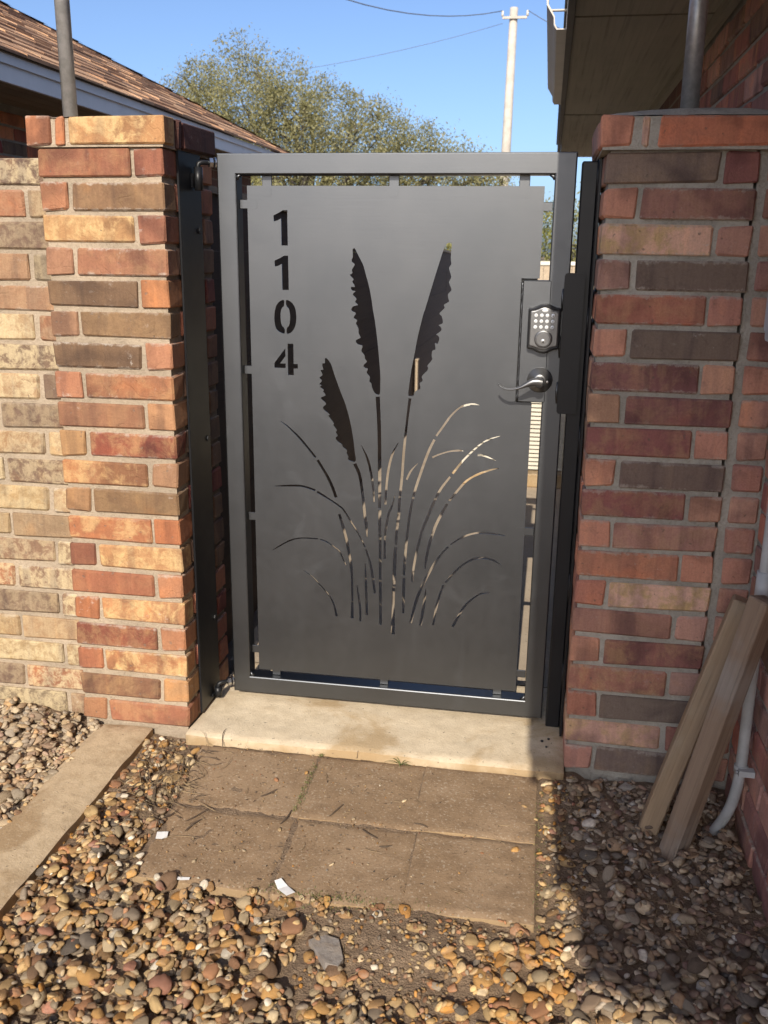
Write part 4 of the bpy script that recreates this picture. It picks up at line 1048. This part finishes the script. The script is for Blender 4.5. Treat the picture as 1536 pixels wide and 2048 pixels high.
fwd = np.array(_f[:]); rt = np.array(_r2[:]); up = np.array(_u2[:]); C0 = np.array(CAM[:])
score = []
for i, s_ in enumerate(stones):
    p = np.array(s_[:3]) - C0; d = p @ fwd
    px, py = 768 + 1860.6 * (p @ rt) / d, 1024 - 1860.6 * (p @ up) / d
    ix, iy = int((s_[0] - GX0) / RES), int((s_[1] - GY0) / RES)
    seen = s_[2] + s_[5] >= HM[min(ix, hx - 1), min(iy, hy - 1)] - .004
    score.append(s_[3] / d if (0 < px < 1536 and 1300 < py < 2048 and seen) else 0)
order = np.argsort(score)[::-1]
big = set(order[:300].tolist())
SM = []
for v in SHAPES:
    me = bpy.data.meshes.new('stone')
    me.from_pydata(v.tolist(), [], IF.tolist()); me.polygons.foreach_set('use_smooth', [True] * len(IF)); me.update()
    SM.append(me)
def smat(s_):
    x, y, z, a, b_, c_, rot, gx, gy, shp, col = s_
    Rm = Matrix.Rotation(rot, 3, 'Z') @ Matrix.Rotation(gy, 3, 'X') @ Matrix.Rotation(-gx, 3, 'Y')
    return Rm
AV, AF, AC = [], [], []
off = 0
for i, s_ in enumerate(stones):
    x, y, z, a, b_, c_, rot, gx, gy, shp, col = s_
    Rm = smat(s_)
    if i in big:
        o = link('stone', SM[shp], MAT['stone'], gravel_bed, (x, y, z + .05))
        o.rotation_euler = Rm.to_euler(); o.scale = (a, b_, c_); o.color = (*col.tolist(), 1)
        continue
    if a < .0105:
        v, f = SH2[shp], IF2
    else: v, f = SHAPES[shp], IF
    v = (v * np.array([a, b_, c_])) @ np.array(Rm).T + np.array([x, y, z + .05])
    AV.append(v); AF.append(f + off); off += len(v)
    AC.append(np.repeat(np.r_[col, 1.0][None], len(v), 0))
AV, AF, AC = np.concatenate(AV), np.concatenate(AF), np.concatenate(AC)
me = bpy.data.meshes.new('loose_gravel')
me.vertices.add(len(AV)); me.vertices.foreach_set('co', AV.ravel())
me.loops.add(len(AF) * 3); me.loops.foreach_set('vertex_index', AF.ravel().astype(np.int32))
me.polygons.add(len(AF)); me.polygons.foreach_set('loop_start', np.arange(0, len(AF) * 3, 3, dtype=np.int32))
me.polygons.foreach_set('use_smooth', np.ones(len(AF), bool))
at = me.color_attributes.new('tone', 'FLOAT_COLOR', 'POINT'); at.data.foreach_set('color', AC.ravel().astype(np.float32))
me.update(); me.validate()
tag(link('loose_gravel', me, MAT['stones'], gravel_bed), kind='stuff')

def ground_h(x, y):
    ix, iy = int((x - GX0) / RES), int((y - GY0) / RES)
    return float(HM[max(0, min(hx - 1, ix)), max(0, min(hy - 1, iy))])

# twigs, straw and dead leaf bits scattered over the pavers and beside them
db = MB()
def bit(x, y, L, rot, r, dz=.0015):
    n = 5; pts = []
    bend = rng.uniform(-.5, .5)
    for k in range(n):
        t = k / (n - 1) - .5
        px, py = x + L * t * math.cos(rot + bend * t), y + L * t * math.sin(rot + bend * t)
        pts.append((px, py, ground_h(px, py) + dz + r))
    db.tube(pts, [r * .5, r, r, r * .9, r * .4], 5, cap=False)
for _ in range(130):
    x, y = rng.uniform(.06, .95), rng.uniform(-.60, -.03)
    bit(x, y, rng.uniform(.002, .012), rng.uniform(0, 3.14), rng.uniform(.0004, .0012))
for _ in range(90):
    x, y = rng.gauss(.05, .05), rng.gauss(-.22, .10)
    if y < -.02 and x > -.1: bit(x, y, rng.uniform(.02, .075), rng.uniform(0, 3.14), rng.uniform(.0006, .0016), .004)
for x, y, L, rot in [(.575, -.36, .05, -.6), (.62, -.40, .03, .3), (.48, -.28, .06, 1.2), (.30, -.24, .05, .9), (.37, -.33, .06, 1.4), (.69, -.30, .035, -.3), (.16, -.40, .06, 1.2)]:
    bit(x, y, L, rot, .0020)
tag(db.build('debris', MAT['twig']), 'scattered twigs and dead leaf crumbs over the pavers', 'debris', kind='stuff')
sb2 = MB(); db = sb2
for _ in range(120):
    x, y = rng.gauss(.03, .06), rng.gauss(-.24, .12)
    if y < -.03 and x > -.1: bit(x, y, rng.uniform(.025, .09), rng.uniform(0, 3.14), rng.uniform(.0004, .0009), .006)
for _ in range(70):
    bit(rng.uniform(.06, 1.25), rng.uniform(-.85, -.05), rng.uniform(.01, .04), rng.uniform(0, 3.14), rng.uniform(.0004, .0008), .003)
for _ in range(14):
    bit(rng.gauss(1.27, .05), rng.gauss(-.52, .05), rng.uniform(.06, .16), rng.uniform(0, 3.14), rng.uniform(.0005, .0008), .008)
tag(sb2.build('dry_straw', MAT['dry']), 'thin dry straw lying on the stones', 'straw', kind='stuff')

# weeds at the foot of the slab
def weed(x, y, n, L, label):
    m = MB()
    for _ in range(n):
        a = rng.uniform(0, 6.28); l = L * rng.uniform(.5, 1.1); w = .0011
        pts = []
        for k in range(6):
            t = k / 5
            pts.append((x + math.cos(a) * l * t, y + math.sin(a) * l * t * .6 - .004, ground_h(x, y) + l * (1.1 * t - .95 * t * t)))
        s_ = Vector((-math.sin(a), math.cos(a), 0)) * w
        vs = []
        for k, p in enumerate(pts):
            q = 1 - (k / 5) ** 2
            vs += [Vector(p) - s_ * q, Vector(p) + s_ * q]
        m.add(vs, [(2 * k, 2 * k + 1, 2 * k + 3, 2 * k + 2) for k in range(5)])
    tag(m.build('weed', MAT['weed']), label, 'weed')
weed(.60, -.040, 16, .050, 'sparse green weed at the middle of the slab edge')
weed(.385, -.036, 12, .018, 'tiny weed growing where paver joint meets slab')
weed(.44, -.590, 26, .016, 'low green weed patch beside the paper scrap')
mo = MB()
for _ in range(900):
    u = rng.random()
    if u < .5: x, y = rng.gauss(.52, .09), rng.gauss(-.592, .012)
    elif u < .75: x, y = rng.gauss(.380, .005), rng.uniform(-.08, -.30)
    else: x, y = rng.gauss(.966, .008), rng.uniform(-.58, -.1)
    z = ground_h(x, y); l = rng.uniform(.002, .006); a = rng.uniform(0, 6.28)
    d = Vector((math.cos(a), math.sin(a), 0))
    mo.add([Vector((x, y, z)) - d * .0012, Vector((x, y, z)) + d * .0012, Vector((x, y, z + l)) + Vector((rng.uniform(-.003, .003), rng.uniform(-.003, .003), 0))], [(0, 1, 2)])
tag(mo.build('moss', MAT['weed']), 'thin green moss along the paver joints', 'moss', kind='stuff')

# paper scraps
def scrap(x, y, pts, rot, label, curl):
    pts = [(p[0] * 1.35, p[1] * 1.6) for p in pts]
    m = MB(); z = ground_h(x, y) + .003
    n = len(pts)
    P = [(x + p[0] * math.cos(rot) - p[1] * math.sin(rot), y + p[0] * math.sin(rot) + p[1] * math.cos(rot), z + curl * p[0] ** 2 * 14) for p in pts]
    h = n // 2
    m.add(P, [(i, i + 1, n - 2 - i, n - 1 - i) for i in range(h - 1)])
    m.add([(p[0], p[1], p[2] + .0006) for p in P], [(i, i + 1, n - 2 - i, n - 1 - i) for i in range(h - 1)])
    tag(m.build('paper_scrap', MAT['paper']), label, 'paper', 'white paper scraps on the ground')
scrap(.106, -.452, [(-.010, -.008), (0, -.009), (.009, -.007), (.010, .007), (0, .008), (-.009, .008)], .3, 'small square white paper scrap at the left edge of the pavers', .2)
scrap(.434, -.583, [(-.022, -.004), (-.006, -.007), (.018, -.006), (.020, .006), (-.004, .007), (-.021, .006)], -.75, 'long bent white paper scrap at the front of the paver joint', .5)
scrap(.209, -.590, [(-.012, -.0025), (0, -.003), (.012, -.002), (.012, .003), (0, .003), (-.011, .003)], .1, 'thin white paper sliver among stones in front of the pavers', .1)
# flat grey stone flake half buried in the washed soil
m = MB()
pl = [(.520, -.715), (.548, -.694), (.578, -.702), (.598, -.752), (.592, -.772), (.566, -.768)]
m.prism(pl, 'z', -.05, -.022)
fs_ = m.build('stone_flake', MAT['stone']); fs_.color = (.26, .235, .21, 1)
tag(fs_, 'flat grey stone flake half buried in front of the pavers', 'stone')

# ------------------------------------------------------------------ planks leaning in the corner
def plank(p0, p1, w, d, roll, mat, label):
    p0, p1 = Vector(p0), Vector(p1)
    ax = (p1 - p0); L = ax.length; ax.normalize()
    side = ax.cross(Vector((0, -1, 0))).normalized()
    side = Quaternion(ax, roll) @ side
    nrm = ax.cross(side)
    vs, fs = boxvf(L / 2, w / 2, d / 2, .003, .0012, random.Random(int(L * 1e4)))
    me = bpy.data.meshes.new('plank'); me.from_pydata(vs, [], fs); me.update()
    bm = bmesh.new(); bm.from_mesh(me); bmesh.ops.recalc_face_normals(bm, faces=bm.faces); bm.to_mesh(me); bm.free()
    o = link('plank', me, MAT[mat])
    mm = Matrix.Identity(4)
    c = (p0 + p1) / 2
    for i in range(3): mm[i][0], mm[i][1], mm[i][2], mm[i][3] = ax[i], side[i], nrm[i], c[i]
    o.matrix_world = mm
    tag(o, label, 'plank', 'planks leaning in the corner')
plank((1.222, -.172, -.045), (1.392, -.105, .530), .046, .080, R(-12), 'plank_tan', 'tan weathered plank leaning in the corner, nearer the gate')
plank((1.262, -.282, -.045), (1.392, -.290, .600), .046, .046, R(38), 'plank_grey', 'grey-brown weathered plank leaning on the wall beside the conduit')

# ------------------------------------------------------------------ conduit and electrical box on the side wall
CO = empty('conduit', (1.405, -.21, -.05), 'grey plastic conduit bending from the shaded wall into the stones', 'conduit')
cp = [(1.404, -.212, 1.13), (1.404, -.212, .60), (1.404, -.216, .35), (1.404, -.222, .20), (1.402, -.222, .13), (1.396, -.208, .06), (1.384, -.186, .0), (1.366, -.160, -.06)]
MB().tube(catmull(cp, 6), .0125, 16).build('pipe', MAT['pvc'], CO)
MB().tube([(1.404, -.212, .545), (1.404, -.212, .635)], .0165, 16).build('coupling', MAT['pvc'], CO)
m = MB(); m.tube([(1.404, -.2235, .160), (1.404, -.2220, .176)], .0155, 16); m.box(1.395, 1.429, -.250, -.230, .161, .175)
cl = m.build('clamp', MAT['pvc'], CO)
MB().tube([(1.394, -.241, .168), (1.390, -.241, .168)], .004, 10).build('clamp_screw', MAT['zinc'], CO)
EB = empty('electrical_box', (1.39, -.4, 1.1), 'pale blue-grey metal electrical box on the shaded side wall', 'electrical box')
m = MB(); m.prism(rrect(-.62, -.205, 1.122, 1.62, .012), 'x', 1.346, 1.4295); m.build('case', MAT['boxpaint'], EB)
m = MB(); m.prism(rrect(-.60, -.225, 1.142, 1.60, .010), 'x', 1.338, 1.346); m.build('cover', MAT['boxpaint'], EB)
MB().box(1.334, 1.338, -.43, -.40, 1.20, 1.24).build('latch', MAT['galv'], EB)

# ------------------------------------------------------------------ beyond the gate
FE = empty('board_fence', (-.1, 3.8, 0), 'dark stained board fence along the left of the yard behind the gate', 'fence')
yb_ = [.365, 2.65, 4.95, 7.25, 9.6]
ztop = lambda y: 1.462 - .024 * (y - .58)
for s_ in range(4):
    for k in range(8):
        za, zb = .005 + k * .182, .005 + k * .182 + .1812
        y0, y1 = yb_[s_] + .003, yb_[s_ + 1] - .003
        m = MB()
        t0, t1 = min(zb, ztop(y0) - .022), min(zb, ztop(y1) - .022)
        x0 = -.100 + rng.uniform(-.002, .002)
        m.add([(x0, y0, za), (x0, y1, za), (x0, y1, t1), (x0, y0, t0), (x0 + .019, y0, za), (x0 + .019, y1, za), (x0 + .019, y1, t1), (x0 + .019, y0, t0)],
              [(0, 1, 2, 3), (7, 6, 5, 4), (0, 4, 5, 1), (1, 5, 6, 2), (2, 6, 7, 3), (3, 7, 4, 0)])
        m.build('board', MAT['fence'], FE)
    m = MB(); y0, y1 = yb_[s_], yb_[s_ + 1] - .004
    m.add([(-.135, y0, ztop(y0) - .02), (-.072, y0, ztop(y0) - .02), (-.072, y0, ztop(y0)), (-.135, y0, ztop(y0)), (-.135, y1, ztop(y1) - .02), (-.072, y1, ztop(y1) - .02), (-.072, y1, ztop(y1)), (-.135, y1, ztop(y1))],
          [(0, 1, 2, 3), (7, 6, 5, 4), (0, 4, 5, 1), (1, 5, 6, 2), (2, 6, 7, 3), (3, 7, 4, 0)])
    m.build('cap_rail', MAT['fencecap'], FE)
for y in yb_: MB().box(-.165, -.103, y - .03, y + .03, -.07, ztop(y) - .03).build('post', MAT['fence'], FE)

AC_ = empty('condenser_unit', (.82, 3.5, 0), 'cream louvred air conditioning unit seen through the gap right of the panel', 'air conditioner')
MB().box(.42, 1.24, 3.02, 3.84, -.004, .075, .006).build('pad', MAT['strip'], AC_)
MB().box(.500, 1.160, 3.125, 3.76, .078, .80).build('core', MAT['dark'], AC_)
for x in (.475, 1.150):
    MB().box(x, x + .035, 3.10, 3.135, .076, .82).build('corner_post', MAT['cream'], AC_)
    MB().box(x, x + .035, 3.745, 3.78, .076, .82).build('corner_post', MAT['cream'], AC_)
for k in range(30):
    z = .085 + k * .024
    m = MB(); m.add([(.510, 3.100, z), (1.150, 3.100, z), (1.150, 3.122, z + .021), (.510, 3.122, z + .021), (.510, 3.104, z - .001), (1.150, 3.104, z - .001), (1.150, 3.124, z + .019), (.510, 3.124, z + .019)],
                    [(0, 1, 2, 3), (7, 6, 5, 4), (0, 4, 5, 1), (2, 6, 7, 3)])
    m.build('louvre', MAT['cream'], AC_)
MB().box(.470, 1.190, 3.095, 3.785, .82, .845, .005).build('top_cover', MAT['cream'], AC_)
PT = empty('timber_post', (-.02, 5.2, 0), 'pale timber post in the yard at the end of the dark fence', 'post')
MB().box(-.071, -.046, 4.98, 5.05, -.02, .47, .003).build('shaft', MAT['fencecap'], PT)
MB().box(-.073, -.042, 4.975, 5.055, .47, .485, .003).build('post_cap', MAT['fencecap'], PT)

FF = empty('far_fence', (0, 14, 0), 'pale board fence across the far end of the yard', 'fence')
for k in range(46):
    x = -3.2 + k * .155
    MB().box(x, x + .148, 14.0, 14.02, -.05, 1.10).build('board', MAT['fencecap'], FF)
MB().box(-3.2, 3.93, 13.97, 14.04, 1.10, 1.16).build('cap_rail', MAT['cream'], FF)

# ------------------------------------------------------------------ trees
def leaves(lobes, n, size, seed, droop=.25, fill=.5, per=34, cs=.23):
    rs = np.random.RandomState(seed)
    vol = np.array([l[3] * l[4] * l[5] for l in lobes]) ** .75; vol = vol / vol.sum()
    V, F = [], []
    nc = n // per
    for _ in range(nc):
        l = lobes[rs.choice(len(lobes), p=vol)]
        d = rs.normal(size=3); d /= np.linalg.norm(d)
        r = rs.uniform(fill, 1.0) ** .6 * rs.uniform(.92, 1.08)
        c = np.array(l[:3]) + d * np.array(l[3:6]) * r
        s = cs * rs.uniform(.5, 1.35)
        k = int(per * rs.uniform(.5, 1.5))
        p = c + rs.normal(size=(k, 3)) * np.array([s, s, s * .75])
        p[:, 2] -= droop * np.abs(rs.normal(size=k)) * s * 2
        a = rs.normal(size=(k, 3)); a[:, 2] -= .7; a /= np.linalg.norm(a, axis=1, keepdims=True)
        b = np.cross(a, rs.normal(size=(k, 3))); b /= np.linalg.norm(b, axis=1, keepdims=True)
        L = size * rs.uniform(.6, 1.5, (k, 1)); w = L * rs.uniform(.28, .45, (k, 1))
        V.append(np.stack([p - a * L * .5, p + b * w * .5, p + a * L * .5, p - b * w * .5], 1).reshape(-1, 3))
    V = np.concatenate(V)
    n4 = len(V) // 4
    me = bpy.data.meshes.new('crown')
    me.vertices.add(len(V)); 
    me.loops.add(n4 * 4); me.loops.foreach_set('vertex_index', np.arange(n4 * 4, dtype=np.int32))
    me.polygons.add(n4); me.polygons.foreach_set('loop_start', np.arange(0, n4 * 4, 4, dtype=np.int32))
    return me, V
def tree(name, base, lobes, n, size, label, cat, mat, seed, limbs, r0, droop=.25, **kw):
    root = empty(name, base, label, cat)
    me, V = leaves(lobes, n, size, seed, droop, **kw)
    me.vertices.foreach_set('co', (V - np.array(base)).ravel()); me.update(); me.validate()
    link('crown', me, mat, root)
    rg = random.Random(seed)
    m = MB()
    B0 = Vector(base)
    for l in lobes:
        for q in range(limbs):
            tgt = Vector(l[:3]) + Vector([rg.uniform(-.55, .55) * l[3 + k] for k in range(3)])
            fork = B0 + Vector((rg.uniform(-.1, .1), rg.uniform(-.1, .1), (Vector(l[:3]) - B0).z * rg.uniform(.25, .42)))
            mid = fork.lerp(tgt, .5) + Vector((rg.uniform(-.3, .3), rg.uniform(-.3, .3), rg.uniform(.0, .5)))
            pts = catmull([tuple(B0), tuple(fork), tuple(mid), tuple(tgt)], 5)
            m.tube(pts, [max(.012, r0 * (1 - i / len(pts)) ** 1.3) for i in range(len(pts))], 7, cap=False)
            for _ in range(5):
                i = rg.randrange(len(pts) // 2, len(pts)); a = Vector(pts[i])
                e = a + Vector((rg.uniform(-.4, .4), rg.uniform(-.4, .4), rg.uniform(-.2, .35)))
                m.tube([a, a.lerp(e, .5) + Vector((0, 0, .1)), e], [.026, .018, .006], 5, cap=False)
    m.build('trunk', MAT['bark'], root)
tree('tree', (-4.3, 18.2, -.05), [(-6.55, 18.0, 4.0, .85, 1.2, 1.0), (-5.75, 18.2, 4.35, 1.2, 1.4, 1.25), (-4.75, 18.4, 4.1, .95, 1.3, 1.15), (-3.85, 18.1, 3.9, .8, 1.2, .95), (-2.9, 18.0, 3.5, .95, 1.3, .95), (-2.0, 18.2, 3.2, .85, 1.2, .75),
      (-1.15, 18.3, 3.0, .8, .9, .65), (-.45, 18.3, 2.7, .6, .8, .55), (-6.1, 18.0, 2.8, 1.2, 1.2, .8), (-4.4, 18.0, 2.6, 1.4, 1.2, .8), (-2.6, 18.2, 2.3, 1.3, 1.1, .6)], 105000, .058, 'large olive green drooping tree behind the gate', 'tree', MAT['leaf'], 5, 4, .15, .8, fill=.3, per=60, cs=.15)
tree('shrub', (-6.6, 15.5, -.05), [(-6.2, 15.5, 2.0, 1.5, .8, .95), (-4.9, 15.3, 1.8, 1.0, .7, .8)], 9000, .075, 'dense green shrub below the tree beside the left roof', 'shrub', MAT['hedge'], 8, 2, .06, .2)
tree('hedge', (.9, 15.6, -.05), [(.2, 15.6, 1.35, 1.3, .6, .75), (1.6, 15.6, 1.5, 1.2, .6, .85), (-1.5, 15.6, 1.2, 1.2, .6, .7)], 12000, .075, 'yellow-green hedge beyond the far pale fence', 'hedge', MAT['hedge'], 9, 2, .05, .2)

# ------------------------------------------------------------------ utility pole and wires
UP = empty('utility_pole', (-.52, 26, -.07), 'weathered wooden utility pole against the blue sky', 'utility pole')
MB().tube([(-.56, 26, -.07), (-.47, 26, 4.0), (-.425, 26, 7.70)], [.150, .132, .108], 14).build('shaft', MAT['polewood'], UP)
arm = MB().box(-.72, -.06, 25.84, 25.90, 7.40, 7.46).build('crossarm', MAT['polewood'], UP)
for x in (-.72, -.05):
    MB().tube([(x, 25.865, 7.46), (x, 25.865, 7.60)], [.035, .028], 10).build('insulator', MAT['cream'], UP)
def wire(a, b_, sag, r, label, g=None):
    a, b_ = Vector(a), Vector(b_)
    pts = [a.lerp(b_, k / 16) - Vector((0, 0, sag * 4 * (k / 16) * (1 - k / 16))) for k in range(17)]
    tag(MB().tube(pts, r, 6).build('overhead_wire', MAT['cable']), label, 'wire', 'overhead wires')
wire((-.72, 25.865, 7.60), (-7.5, 16.0, 8.0), .95, .012, 'dark wire sagging left from the top of the utility pole')
wire((-.05, 25.865, 7.60), (6.0, 20.0, 5.2), .6, .010, 'thin wire dropping right from the utility pole behind the gutter')
wire((-.70, 25.9, 7.30), (-11.0, 22.0, 5.2), .35, .006, 'faint thin wire crossing behind the tree top')
